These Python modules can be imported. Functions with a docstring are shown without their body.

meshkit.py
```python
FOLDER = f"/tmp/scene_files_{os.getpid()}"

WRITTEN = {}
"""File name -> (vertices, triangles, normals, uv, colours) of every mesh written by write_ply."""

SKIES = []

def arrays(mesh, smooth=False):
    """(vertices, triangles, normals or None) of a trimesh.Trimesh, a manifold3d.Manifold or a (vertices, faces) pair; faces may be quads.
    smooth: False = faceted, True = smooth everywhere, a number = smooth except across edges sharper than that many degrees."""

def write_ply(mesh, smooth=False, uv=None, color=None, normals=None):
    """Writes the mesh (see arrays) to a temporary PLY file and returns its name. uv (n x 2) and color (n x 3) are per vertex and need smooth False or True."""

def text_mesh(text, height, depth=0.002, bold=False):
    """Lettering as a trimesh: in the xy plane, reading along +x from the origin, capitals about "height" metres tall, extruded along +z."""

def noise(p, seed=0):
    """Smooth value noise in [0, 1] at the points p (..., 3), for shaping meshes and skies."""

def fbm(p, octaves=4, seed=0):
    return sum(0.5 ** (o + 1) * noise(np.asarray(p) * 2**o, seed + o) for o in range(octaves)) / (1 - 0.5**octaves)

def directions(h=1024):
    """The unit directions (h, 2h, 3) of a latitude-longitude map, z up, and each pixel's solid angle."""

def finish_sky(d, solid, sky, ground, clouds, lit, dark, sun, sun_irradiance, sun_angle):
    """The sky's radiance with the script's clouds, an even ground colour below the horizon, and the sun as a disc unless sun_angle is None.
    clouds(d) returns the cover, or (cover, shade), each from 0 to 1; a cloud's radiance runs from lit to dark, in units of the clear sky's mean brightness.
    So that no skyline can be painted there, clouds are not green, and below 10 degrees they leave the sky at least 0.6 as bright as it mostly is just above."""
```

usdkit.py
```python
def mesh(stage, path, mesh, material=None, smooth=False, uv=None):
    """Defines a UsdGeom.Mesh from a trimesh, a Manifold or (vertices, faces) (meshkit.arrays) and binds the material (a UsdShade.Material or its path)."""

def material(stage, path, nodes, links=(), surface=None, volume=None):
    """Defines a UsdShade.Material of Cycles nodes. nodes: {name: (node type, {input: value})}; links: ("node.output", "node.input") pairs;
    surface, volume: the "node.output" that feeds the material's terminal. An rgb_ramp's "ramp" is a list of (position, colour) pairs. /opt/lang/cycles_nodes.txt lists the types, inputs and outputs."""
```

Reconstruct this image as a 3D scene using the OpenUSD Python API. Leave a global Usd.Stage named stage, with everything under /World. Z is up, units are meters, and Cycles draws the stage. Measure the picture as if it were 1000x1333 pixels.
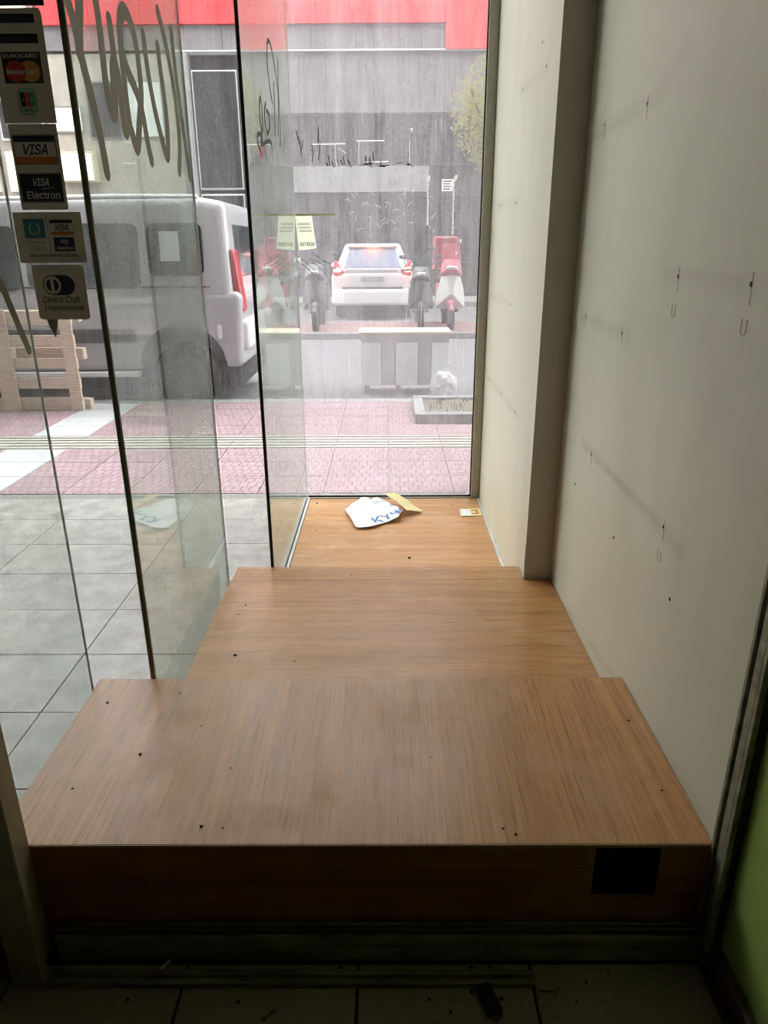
import math, random
import numpy as np, trimesh, manifold3d as m3, shapely
from shapely import affinity
from shapely.geometry import Polygon, LineString, Point, box as sbox
from pxr import Usd, UsdGeom, UsdLux, Gf, Sdf
import usdkit, meshkit

rnd = random.Random(7)
nrg = np.random.default_rng(7)
stage = Usd.Stage.CreateInMemory()
UsdGeom.SetStageUpAxis(stage, 'Z'); UsdGeom.SetStageMetersPerUnit(stage, 1.0)
UsdGeom.Xform.Define(stage, '/World'); UsdGeom.Scope.Define(stage, '/World/Looks')

# ------------------------------------------------------------------ camera, sky, exposure
cam = UsdGeom.Camera.Define(stage, '/World/camera')
FPX = 925.6
cam.CreateHorizontalApertureAttr(36.0); cam.CreateVerticalApertureAttr(36.0 * 1333 / 1000)
cam.CreateFocalLengthAttr(36.0 * FPX / 1000)
cam.CreateClippingRangeAttr(Gf.Vec2f(0.05, 500))
cam.CreateExposureAttr(1.45)
def _ray(u, v): return np.array([(u - 500) / FPX, (v - 666.5) / FPX, 1.0])
_f = _ray(503, 322); _f /= np.linalg.norm(_f)
_d = _ray(514, 3157); _d -= _f * (_d @ _f); _d /= np.linalg.norm(_d)
_R = np.stack([np.cross(_d, _f), _f, -_d])            # world axes in lens axes (x right, y down, z forward)
_M = np.eye(4); _M[0, :3], _M[1, :3], _M[2, :3], _M[3, :3] = _R[:, 0], -_R[:, 1], -_R[:, 2], (0, 0, 1.40)
UsdGeom.Xformable(cam).AddTransformOp().Set(Gf.Matrix4d(*_M.ravel().tolist()))

sky = UsdLux.DomeLight.Define(stage, '/World/overcast_sky')
sky.CreateIntensityAttr(1.0); sky.CreateColorAttr(Gf.Vec3f(0.96, 0.98, 1.0))

# ------------------------------------------------------------------ materials
def mat(name, nodes, links=(), surface='p.BSDF'):
    return usdkit.material(stage, '/World/Looks/' + name, nodes, links, surface=surface)
def plain(name, col, rough=0.5, metal=0.0, spec=0.5, **kw):
    return mat(name, {'p': ('principled_bsdf', dict(base_color=col, roughness=rough, metallic=metal, specular_ior_level=spec, **kw))})
def speckled(name, c1, c2, scale=20, rough=0.6, bump=0.0, detail=4, stretch=(1, 1, 1), lo=0.35, hi=0.65, dist=0.002, metal=0.0, coat=0.0, vary=0.0):
    """two tones mixed by noise over world position; vary: tone change from piece to piece"""
    n = {'g': ('geometry', {}), 'm': ('mapping', {'scale': stretch}), 'n': ('noise_texture', {'scale': scale, 'detail': detail, 'roughness': 0.6}),
         'r': ('rgb_ramp', {'ramp': [(lo, c1), (hi, c2)]}),
         'p': ('principled_bsdf', {'roughness': rough, 'metallic': metal, 'coat_weight': coat})}
    l = [('g.position', 'm.vector'), ('m.vector', 'n.vector'), ('n.fac', 'r.fac')]
    if vary:
        n['o'] = ('object_info', {}); n['mr'] = ('map_range', {'from_min': 0.0, 'from_max': 1.0, 'to_min': 1 - vary, 'to_max': 1 + vary})
        n['h'] = ('hsv', {'hue': 0.5, 'saturation': 1.0, 'fac': 1.0})
        l += [('o.random', 'mr.value'), ('mr.result', 'h.value'), ('r.color', 'h.color'), ('h.color', 'p.base_color')]
    else:
        l.append(('r.color', 'p.base_color'))
    if bump:
        n['b'] = ('bump', {'strength': bump, 'distance': dist}); l += [('n.fac', 'b.height'), ('b.normal', 'p.normal')]
    return mat(name, n, l)

def laminate(name, grain, tones=((0.27, 0.118, 0.042), (0.46, 0.225, 0.088), (0.57, 0.290, 0.118))):
    """beech laminate: fine streaks along one axis, worn dusty patches, dull gloss"""
    s = {'x': (2.6, 95, 95), 'y': (95, 2.6, 95)}[grain]
    s2 = {'x': (0.5, 14, 14), 'y': (14, 0.5, 14)}[grain]
    n = {'g': ('geometry', {}),
         'm': ('mapping', {'scale': s}), 'n': ('noise_texture', {'scale': 2.2, 'detail': 3, 'roughness': 0.7}),
         'm2': ('mapping', {'scale': s2}), 'n2': ('noise_texture', {'scale': 1.4, 'detail': 3, 'roughness': 0.5, 'distortion': 0.6}),
         'r': ('rgb_ramp', {'ramp': [(0.30, tones[0]), (0.44, tones[1]), (0.66, tones[2])]}),
         'r2': ('rgb_ramp', {'ramp': [(0.35, (0.86, 0.86, 0.86)), (0.65, (1.06, 1.06, 1.06))]}),
         'mx': ('mix', {'mix_type': 'multiply', 'fac': 1.0}),
         'dn': ('noise_texture', {'scale': 3.2, 'detail': 7, 'roughness': 0.68, 'distortion': 0.5}),
         'dr': ('rgb_ramp', {'ramp': [(0.50, (0, 0, 0)), (0.78, (1, 1, 1))]}),
         'dm': ('math', {'math_type': 'multiply', 'value2': 0.26}),
         'du': ('mix', {'mix_type': 'mix', 'color2': (0.56, 0.41, 0.30)}),
         'rr': ('map_range', {'from_min': 0.0, 'from_max': 1.0, 'to_min': 0.30, 'to_max': 0.55}),
         'b': ('bump', {'strength': 0.10, 'distance': 0.0006}),
         'sn': ('noise_texture', {'scale': 75.0, 'detail': 3, 'roughness': 0.65}), 'sr': ('rgb_ramp', {'ramp': [(0.54, (0, 0, 0)), (0.66, (1, 1, 1))]}), 'sm': ('math', {'math_type': 'multiply'}), 'sa': ('math', {'math_type': 'multiply_add', 'value2': 0.45, 'use_clamp': True}),
         'p': ('principled_bsdf', {'specular_ior_level': 0.30})}
    l = [('g.position', 'm.vector'), ('m.vector', 'n.vector'), ('g.position', 'm2.vector'), ('m2.vector', 'n2.vector'), ('n.fac', 'r.fac'), ('n2.fac', 'r2.fac'),
         ('r.color', 'mx.color1'), ('r2.color', 'mx.color2'), ('g.position', 'dn.vector'), ('dn.fac', 'dr.fac'), ('dr.color', 'dm.value1'), ('g.position', 'sn.vector'), ('sn.fac', 'sr.fac'), ('sr.color', 'sm.value1'), ('dr.color', 'sm.value2'), ('sm.value', 'sa.value1'), ('dm.value', 'sa.value3'), ('sa.value', 'du.fac'),
         ('mx.color', 'du.color1'), ('du.color', 'p.base_color'), ('dr.color', 'rr.value'), ('rr.result', 'p.roughness'), ('n.fac', 'b.height'), ('b.normal', 'p.normal')]
    return mat(name, n, l)

def pane(name, tint_face, tint_edge, dust_lo, dust_hi, dust=(0.62, 0.62, 0.62), stretch=(6, 6, 0.9), amount=0.3, base=0.05, streak=0.0):
    """window glass with a film of dust: clear transmission, fresnel reflection, a thin scattering film with streaks"""
    n = {'lw': ('layer_weight', {'blend': 0.5}), 'sq': ('math', {'math_type': 'power', 'value2': 2.0}), 'p5': ('math', {'math_type': 'power', 'value2': 5.0}), 'fr': ('math', {'math_type': 'multiply_add', 'value2': 0.95, 'value3': 0.04}), 'tm': ('mix', {'color1': tint_face, 'color2': tint_edge}), 't': ('transparent_bsdf', {}),
         'gl': ('glossy_bsdf', {'color': (1, 1, 1), 'roughness': 0.0}), 'c': ('mix_closure', {}),
         'g': ('geometry', {}), 'm': ('mapping', {'scale': stretch}), 'n': ('noise_texture', {'scale': 1.6, 'detail': 8, 'roughness': 0.7, 'distortion': 0.7}),
         'n3': ('noise_texture', {'scale': 130.0, 'detail': 2, 'roughness': 0.6}), 'r3': ('rgb_ramp', {'ramp': [(0.50, (0.7, 0.7, 0.7)), (0.72, (1.5, 1.5, 1.5))]}),
         'r': ('rgb_ramp', {'ramp': [(dust_lo, (0, 0, 0)), (dust_hi, (1, 1, 1))]}),
         'a': ('math', {'math_type': 'multiply_add', 'value2': amount, 'value3': base}), 'a2': ('math', {'math_type': 'multiply', 'use_clamp': True}),
         'ms': ('mapping', {'scale': (170, 170, 5)}), 'ns': ('noise_texture', {'scale': 1.0, 'detail': 4, 'roughness': 0.7}), 'rs': ('rgb_ramp', {'ramp': [(0.30, (0, 0, 0)), (0.52, (0.35, 0.35, 0.35)), (0.72, (1, 1, 1))]}), 'as': ('math', {'math_type': 'multiply_add', 'value2': streak, 'value3': 0.0}), 'sum': ('math', {'math_type': 'add', 'use_clamp': True}),
         'tr': ('translucent_bsdf', {'color': dust}), 'df': ('diffuse_bsdf', {'color': dust}), 'dc': ('mix_closure', {'fac': 0.3}), 'out': ('mix_closure', {})}
    l = [('lw.facing', 'sq.value1'), ('sq.value', 'tm.fac'), ('lw.facing', 'p5.value1'), ('p5.value', 'fr.value1'), ('tm.color', 't.color'), ('fr.value', 'c.fac'), ('t.BSDF', 'c.closure1'), ('gl.BSDF', 'c.closure2'),
         ('g.position', 'm.vector'), ('m.vector', 'n.vector'), ('n.fac', 'r.fac'), ('r.color', 'a.value1'), ('g.position', 'n3.vector'), ('n3.fac', 'r3.fac'),
         ('a.value', 'a2.value1'), ('r3.color', 'a2.value2'), ('tr.BSDF', 'dc.closure1'), ('df.BSDF', 'dc.closure2'),
         ('g.position', 'ms.vector'), ('ms.vector', 'ns.vector'), ('ns.fac', 'rs.fac'), ('rs.color', 'as.value1'), ('as.value', 'sum.value1'), ('a2.value', 'sum.value2'), ('sum.value', 'out.fac'), ('c.closure', 'out.closure1'), ('dc.closure', 'out.closure2')]
    return mat(name, n, l, 'out.closure')

M = {}
M['wood_y'] = laminate('laminate_long', 'y'); M['wood_x'] = laminate('laminate_cross', 'x')
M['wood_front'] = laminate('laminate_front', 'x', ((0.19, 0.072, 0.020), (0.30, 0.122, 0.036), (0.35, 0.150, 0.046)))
M['wood_lit'] = laminate('laminate_lit', 'x', ((0.34, 0.165, 0.068), (0.55, 0.290, 0.125), (0.66, 0.360, 0.165)))  # lighter copy of the same laminate; window light painted into its tones
M['lip'] = plain('laminate_edge', (0.42, 0.24, 0.13), 0.5)
M['black'] = plain('black_void', (0.004, 0.004, 0.004), 0.9)
M['glass_front'] = pane('glass_front', (0.96, 0.97, 0.97), (0.75, 0.84, 0.79), 0.34, 0.72, dust=(0.53, 0.495, 0.515), amount=0.24, base=0.09, streak=0.16)
M['glass_side'] = pane('glass_side', (0.95, 0.97, 0.96), (0.66, 0.75, 0.69), 0.40, 0.78, dust=(0.58, 0.60, 0.545), amount=0.18, base=0.07, stretch=(6, 1.2, 0.8), streak=0.06)
M['glass_clear'] = pane('glass_clear', (0.97, 0.98, 0.98), (0.75, 0.84, 0.79), 0.42, 0.80, dust=(0.63, 0.60, 0.62), amount=0.14, base=0.04, streak=0.06)
M['glass_edge'] = plain('glass_edge', (0.10, 0.10, 0.055), 0.25)
M['gasket'] = plain('black_gasket', (0.012, 0.012, 0.012), 0.6)
M['silicone'] = plain('clear_silicone', (0.55, 0.58, 0.53), 0.4)
M['alu'] = speckled('aluminium_bright', (0.55, 0.55, 0.54), (0.70, 0.70, 0.68), 60, 0.4, stretch=(1, .1, 1))
M['alu_grey'] = speckled('aluminium_greyed', (0.43, 0.41, 0.34), (0.50, 0.475, 0.40), 25, 0.5)
M['alu_dark'] = speckled('aluminium_dirty', (0.17, 0.165, 0.11), (0.34, 0.325, 0.23), 30, 0.5, stretch=(.2, 1, 1), metal=0.2)
M['bronze'] = speckled('bronze_post_paint', (0.27, 0.225, 0.155), (0.33, 0.28, 0.20), 15, 0.45)
M['ceiling'] = plain('ceiling_paint', (0.50, 0.485, 0.44), 0.8)
M['shop_dark'] = plain('shop_dark_paint', (0.12, 0.115, 0.10), 0.8)
M['skirting'] = speckled('skirting_brown', (0.09, 0.065, 0.045), (0.13, 0.10, 0.07), 20, 0.5)
M['green'] = speckled('green_paint', (0.32, 0.46, 0.10), (0.37, 0.52, 0.125), 6, 0.6)
M['floor_tile'] = speckled('floor_tile', (0.30, 0.255, 0.185), (0.38, 0.325, 0.24), 90, 0.55, vary=0.05)
M['grout'] = plain('dark_grout', (0.03, 0.027, 0.022), 0.9)
M['marble'] = speckled('entrance_marble', (0.125, 0.118, 0.10), (0.32, 0.305, 0.27), 9, 0.36, detail=8, bump=0.35, dist=0.004, lo=0.3, hi=0.66, vary=0.05)
M['marble_joint'] = plain('entrance_joint', (0.15, 0.145, 0.13), 0.8)
M['band'] = speckled('white_slab', (0.34, 0.34, 0.35), (0.42, 0.42, 0.42), 9, 0.6, vary=0.05)
M['cream'] = speckled('tactile_cream', (0.27, 0.245, 0.21), (0.315, 0.29, 0.25), 20, 0.7)
M['kerb'] = speckled('kerb_stone', (0.17, 0.17, 0.17), (0.25, 0.25, 0.245), 25, 0.8)
M['asphalt'] = speckled('asphalt', (0.10, 0.098, 0.103), (0.145, 0.143, 0.148), 30, 0.85)
M['red_paving'] = speckled('far_paving', (0.22, 0.13, 0.125), (0.28, 0.18, 0.17), 12, 0.8)
M['soil'] = speckled('soil', (0.05, 0.045, 0.03), (0.17, 0.16, 0.10), 40, 0.95)
M['weed'] = plain('weed_green', (0.16, 0.20, 0.07), 0.7)
M['white_car'] = plain('white_car_paint', (0.72, 0.72, 0.73), 0.3, coat_weight=0.5)
M['van_paint'] = plain('van_paint', (0.42, 0.41, 0.42), 0.32, coat_weight=0.5)
M['car_glass'] = plain('car_glass', (0.035, 0.045, 0.048), 0.08)
M['car_glass_blue'] = plain('car_rear_glass', (0.16, 0.19, 0.27), 0.12)
M['rubber'] = plain('black_rubber', (0.02, 0.02, 0.02), 0.7)
M['trim_dark'] = plain('dark_trim', (0.07, 0.07, 0.075), 0.6)
M['rim_steel'] = plain('wheel_steel', (0.10, 0.10, 0.105), 0.5)
M['tail_red'] = plain('tail_lens_red', (0.38, 0.03, 0.04), 0.3)
M['brake'] = mat('brake_light_lit', {'p': ('principled_bsdf', {'base_color': (0.5, 0.03, 0.02), 'roughness': 0.3, 'emission_color': (1.0, 0.16, 0.07), 'emission_strength': 30.0})})
M['plate'] = plain('number_plate', (0.42, 0.42, 0.42), 0.5)
M['plate_ink'] = plain('plate_ink', (0.1, 0.1, 0.1), 0.6)
M['pallet'] = speckled('pallet_wood', (0.48, 0.37, 0.28), (0.66, 0.54, 0.43), 8, 0.8, stretch=(1, 1, 9), vary=0.10)
M['white_plastic'] = speckled('white_plastic', (0.76, 0.77, 0.77), (0.86, 0.87, 0.87), 14, 0.5)
M['grey_plastic'] = plain('pale_grey_panel', (0.44, 0.45, 0.46), 0.6)
M['tan'] = plain('tan_rim', (0.55, 0.48, 0.33), 0.6)
M['bag'] = mat('white_bag', {'d': ('diffuse_bsdf', {'color': (0.8, 0.8, 0.82)}), 't': ('translucent_bsdf', {'color': (0.7, 0.7, 0.72)}), 'm': ('mix_closure', {'fac': 0.35})}, [('d.BSDF', 'm.closure1'), ('t.BSDF', 'm.closure2')], 'm.closure')
M['scooter_red'] = plain('scooter_red', (0.34, 0.035, 0.06), 0.35, coat_weight=0.3)
M['scooter_dark'] = plain('scooter_dark', (0.035, 0.035, 0.04), 0.35, coat_weight=0.3)
M['scooter_pale'] = plain('scooter_pale', (0.55, 0.56, 0.53), 0.5)
M['chrome'] = plain('chrome', (0.7, 0.7, 0.7), 0.15, metal=1.0)
M['sign_red'] = plain('sign_red', (0.62, 0.035, 0.042), 0.5)
M['facade_grey'] = speckled('facade_grey', (0.155, 0.142, 0.145), (0.195, 0.178, 0.182), 3, 0.8)
M['facade_dim'] = speckled('facade_mauve', (0.075, 0.066, 0.070), (0.105, 0.092, 0.097), 2, 0.8)
M['facade_pale'] = speckled('facade_pale', (0.20, 0.20, 0.19), (0.25, 0.25, 0.24), 4, 0.8)
M['facade_white'] = plain('facade_white', (0.72, 0.72, 0.71), 0.6)
M['facade_beige'] = speckled('facade_beige', (0.36, 0.315, 0.26), (0.44, 0.39, 0.33), 3, 0.8)
M['shop_glass'] = plain('shop_glass', (0.025, 0.025, 0.028), 0.3)
M['lit_window'] = mat('lit_window', {'p': ('principled_bsdf', {'base_color': (0.8, 0.7, 0.5), 'roughness': 0.4, 'emission_color': (1.0, 0.74, 0.40), 'emission_strength': 2.2})})
M['lit_window_dim'] = mat('lit_window_dim', {'p': ('principled_bsdf', {'base_color': (0.8, 0.75, 0.66), 'roughness': 0.4, 'emission_color': (1.0, 0.84, 0.62), 'emission_strength': 0.8})})
M['bark'] = plain('bark', (0.12, 0.10, 0.08), 0.9)
M['leaf'] = mat('leaf', {'d': ('diffuse_bsdf', {'color': (0.26, 0.27, 0.10)}), 't': ('translucent_bsdf', {'color': (0.35, 0.36, 0.12)}), 'm': ('mix_closure', {'fac': 0.4})}, [('d.BSDF', 'm.closure1'), ('t.BSDF', 'm.closure2')], 'm.closure')
M['card'] = speckled('sticker_card', (0.60, 0.545, 0.45), (0.66, 0.60, 0.50), 30, 0.5)
M['ink_navy'] = plain('ink_navy', (0.012, 0.016, 0.05), 0.5)
M['ink_black'] = plain('ink_black', (0.012, 0.012, 0.012), 0.5)
M['ink_white'] = plain('ink_white', (0.62, 0.60, 0.55), 0.5)
M['ink_red'] = plain('ink_red', (0.50, 0.03, 0.035), 0.5)
M['ink_amber'] = plain('ink_amber', (0.62, 0.28, 0.03), 0.5)
M['ink_orange'] = plain('ink_orange', (0.55, 0.17, 0.02), 0.5)
M['ink_teal'] = plain('ink_teal', (0.03, 0.19, 0.24), 0.5)
M['ink_pale_green'] = plain('ink_pale_green', (0.38, 0.50, 0.40), 0.5)
M['ink_green'] = plain('ink_green', (0.04, 0.28, 0.12), 0.5)
M['ink_blue'] = plain('ink_blue', (0.04, 0.16, 0.42), 0.5)
M['note'] = mat('yellow_note', {'d': ('diffuse_bsdf', {'color': (0.82, 0.84, 0.72)}), 't': ('translucent_bsdf', {'color': (0.93, 0.95, 0.84)}), 'm': ('mix_closure', {'fac': 0.82})}, [('d.BSDF', 'm.closure1'), ('t.BSDF', 'm.closure2')], 'm.closure')
M['note_ink'] = plain('note_ink', (0.10, 0.11, 0.06), 0.7)
M['tape'] = mat('yellowed_tape', {'d': ('diffuse_bsdf', {'color': (0.62, 0.60, 0.40)}), 't': ('translucent_bsdf', {'color': (0.62, 0.60, 0.42)}), 'm': ('mix_closure', {'fac': 0.5})}, [('d.BSDF', 'm.closure1'), ('t.BSDF', 'm.closure2')], 'm.closure')
M['residue'] = mat('white_residue', {'d': ('diffuse_bsdf', {'color': (0.95, 0.95, 0.95)}), 't': ('translucent_bsdf', {'color': (0.95, 0.95, 0.95)}), 'm': ('mix_closure', {'fac': 0.8})}, [('d.BSDF', 'm.closure1'), ('t.BSDF', 'm.closure2')], 'm.closure')
M['graffiti'] = plain('graffiti_olive', (0.27, 0.255, 0.20), 0.7)
M['graffiti_dark'] = plain('graffiti_dark', (0.06, 0.06, 0.055), 0.7)
M['stroke_grey'] = plain('stroke_grey', (0.13, 0.125, 0.13), 0.8)
M['pink_dot'] = plain('pink_dot', (0.75, 0.10, 0.16), 0.6)
M['paper_white'] = plain('paper_white', (0.80, 0.82, 0.84), 0.7)
M['paper_yellow'] = plain('paper_yellow', (0.78, 0.66, 0.32), 0.7)
M['hole_dark'] = plain('hole_dark', (0.015, 0.013, 0.012), 0.9)
M['hook_pale'] = plain('hook_pale', (0.84, 0.82, 0.74), 0.45)
M['hook_grey'] = plain('hook_grey', (0.50, 0.485, 0.41), 0.45)
M['crumb'] = plain('crumb_dark', (0.03, 0.022, 0.016), 0.9)
M['plastic_black'] = plain('plastic_black', (0.014, 0.013, 0.012), 0.5)
M['screw'] = plain('screw_steel', (0.10, 0.095, 0.08), 0.4, metal=0.7)
M['splinter'] = plain('splinter_tan', (0.30, 0.24, 0.16), 0.8)
# pavement: pink concrete tiles with a fine pattern of small raised setts
def pink_mat():
    n = {'g': ('geometry', {}),
         'bk': ('brick_texture', {'scale': 1.0, 'color1': (1, 1, 1), 'color2': (0.90, 0.90, 0.90), 'mortar': (0.50, 0.47, 0.50), 'mortar_size': 0.006, 'mortar_smooth': 0.3, 'brick_width': 0.055, 'row_height': 0.09, 'offset': 0.5}),
         'n': ('noise_texture', {'scale': 9.0, 'detail': 5, 'roughness': 0.6}), 'r': ('rgb_ramp', {'ramp': [(0.32, (0.25, 0.15, 0.162)), (0.68, (0.32, 0.21, 0.222))]}),
         'mx': ('mix', {'mix_type': 'multiply', 'fac': 1.0}), 'o': ('object_info', {}), 'mr': ('map_range', {'from_min': 0.0, 'from_max': 1.0, 'to_min': 0.93, 'to_max': 1.06}),
         'h': ('hsv', {'hue': 0.5, 'saturation': 1.0, 'fac': 1.0}), 'b': ('bump', {'strength': 0.5, 'distance': 0.004}), 'p': ('principled_bsdf', {'roughness': 0.75})}
    l = [('g.position', 'bk.vector'), ('g.position', 'n.vector'), ('n.fac', 'r.fac'), ('r.color', 'mx.color1'), ('bk.color', 'mx.color2'), ('o.random', 'mr.value'),
         ('mr.result', 'h.value'), ('mx.color', 'h.color'), ('h.color', 'p.base_color'), ('bk.fac', 'b.height'), ('b.normal', 'p.normal')]
    return mat('pink_tile', n, l)
M['pink'] = pink_mat()
# white wall paint; the primvar "stain" holds fitting rub marks, plus darker bands by the pier and platforms
def wall_mat():
    n = {'g': ('geometry', {}), 'm': ('mapping', {'scale': (1, 1, 0.35)}), 'n': ('noise_texture', {'scale': 3.0, 'detail': 6, 'roughness': 0.6}),
         'r': ('rgb_ramp', {'ramp': [(0.30, (0.62, 0.60, 0.47)), (0.52, (0.69, 0.67, 0.535)), (0.72, (0.70, 0.665, 0.545))]}),
         'at': ('attribute', {'attribute': 'stain'}), 'mx': ('mix', {'color2': (0.33, 0.30, 0.26)}),
         'n2': ('noise_texture', {'scale': 160.0, 'detail': 3}), 'b': ('bump', {'strength': 0.08, 'distance': 0.002}), 'p': ('principled_bsdf', {'roughness': 0.48})}
    l = [('g.position', 'm.vector'), ('m.vector', 'n.vector'), ('n.fac', 'r.fac'), ('r.color', 'mx.color1'), ('at.fac', 'mx.fac'), ('mx.color', 'p.base_color'),
         ('g.position', 'n2.vector'), ('n2.fac', 'b.height'), ('b.normal', 'p.normal')]
    return mat('wall_white', n, l)
M['wall'] = wall_mat()
M['pilaster_front'] = plain('pilaster_front_tone', (0.50, 0.47, 0.39), 0.55)  # front face of the white pier, set darker than its side board

# ------------------------------------------------------------------ builders
_used = {}
def fresh(parent, name):
    k = _used.get((parent, name), 0); _used[(parent, name)] = k + 1
    return f'{parent}/{name}' + (f'_{k:03d}' if k else '')
def tag(p, label=None, cat=None, group=None, kind=None):
    p = p.GetPrim() if hasattr(p, 'GetPrim') else p
    for k, v in (('label', label), ('category', cat), ('group', group), ('kind', kind)):
        if v: p.SetCustomDataByKey(k, v)
    return p
class Thing:
    """an Xform at the thing's base; parts are meshes given in world coordinates"""
    def __init__(s, name, label=None, cat=None, base=(0, 0, 0), group=None, kind=None):
        s.path = fresh('/World', name); s.base = np.array(base, float)
        x = UsdGeom.Xform.Define(stage, s.path); x.AddTranslateOp().Set(Gf.Vec3d(*map(float, base)))
        tag(x, label, cat, group, kind)
    def part(s, name, mesh, m, label=None, kind=None, smooth=30, parent=None):
        path = fresh(parent or s.path, name)
        v, f, n = meshkit.arrays(mesh, smooth)
        p = usdkit.mesh(stage, path, (v - s.base, f), M[m], smooth=False)
        if n is not None:
            p.CreateNormalsAttr(np_vec3(n)); p.SetNormalsInterpolation('vertex')
        tag(p, label, kind=kind)
        return path
def np_vec3(a):
    from pxr import Vt
    return Vt.Vec3fArray.FromNumpy(np.asarray(a, np.float32))
def single(name, mesh, m, label=None, cat=None, group=None, kind=None, smooth=30):
    p = usdkit.mesh(stage, fresh('/World', name), mesh, M[m], smooth=smooth)
    tag(p, label, cat, group, kind); return p

def box(x0, x1, y0, y1, z0, z1, c=0.0):
    """box, with chamfered edges when c > 0"""
    lo, hi = np.minimum((x0, y0, z0), (x1, y1, z1)), np.maximum((x0, y0, z0), (x1, y1, z1))
    if c <= 0:
        b = trimesh.creation.box(hi - lo); b.apply_translation((lo + hi) / 2); return b
    c = min(c, (hi - lo).min() * 0.45); pts = []
    for i in (0, 1):
        for j in (0, 1):
            for k in (0, 1):
                q = np.array([(lo, hi)[i][0], (lo, hi)[j][1], (lo, hi)[k][2]]); s = np.array([1 - 2 * i, 1 - 2 * j, 1 - 2 * k]) * c
                for ax in range(3):
                    e = s.copy(); e[ax] = 0; pts.append(q + e)
    return trimesh.convex.convex_hull(np.array(pts))
def cat(*ms): return trimesh.util.concatenate([m for m in ms])
def tm(man):
    m = man.to_mesh(); return trimesh.Trimesh(m.vert_properties[:, :3], m.tri_verts, process=False)
def hull(spheres, seg=24):
    """rounded solid: the hull of spheres (x, y, z, r)"""
    return m3.Manifold.batch_hull([m3.Manifold.sphere(r, seg).translate((x, y, z)) for x, y, z, r in spheres])
def hullm(spheres, seg=24): return tm(hull(spheres, seg))
def tube(pts, r, sides=8):
    pts = np.asarray(pts, float)
    return hull_chain(pts, np.broadcast_to(r, (len(pts),)), sides)
def hull_chain(pts, rr, sides):
    o = m3.Manifold()
    for a, b, ra, rb in zip(pts[:-1], pts[1:], rr[:-1], rr[1:]): o = o + hull([(*a, ra), (*b, rb)], sides)
    return tm(o)
def cyl(p0, p1, r, seg=24):
    return trimesh.creation.cylinder(r, segment=[p0, p1], sections=seg)
def extrude(shape, depth):
    return cat(*[trimesh.creation.extrude_polygon(g, depth, engine='earcut') for g in getattr(shape, 'geoms', [shape]) if not g.is_empty])
def on_xz(shape, y, t=0.0006):
    """flat shape in (x, z), its face t in front of the plane y (towards the shop)"""
    m = shape if isinstance(shape, trimesh.Trimesh) else extrude(shape, t)
    m = m.copy(); v = m.vertices; m.vertices = np.c_[v[:, 0], y - v[:, 2], v[:, 1]]; return m
def on_yz(shape, x, t=0.0006):
    """flat shape in (y, z) standing t proud of the plane x towards +x"""
    m = extrude(shape, t); v = m.vertices; m.vertices = np.c_[x + v[:, 2], v[:, 0], v[:, 1]]; return m
def ribbon(pts, w, curve=True):
    pts = np.asarray(pts, float)
    if curve and len(pts) > 2:
        from scipy.interpolate import splprep, splev
        tck, _ = splprep(pts.T, s=0, k=min(3, len(pts) - 1)); pts = np.array(splev(np.linspace(0, 1, 12 * len(pts)), tck)).T
    return LineString(pts).buffer(w, quad_segs=3)
def rrect(x0, x1, z0, z1, r): return sbox(x0 + r, z0 + r, x1 - r, z1 - r).buffer(r, quad_segs=5)
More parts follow.
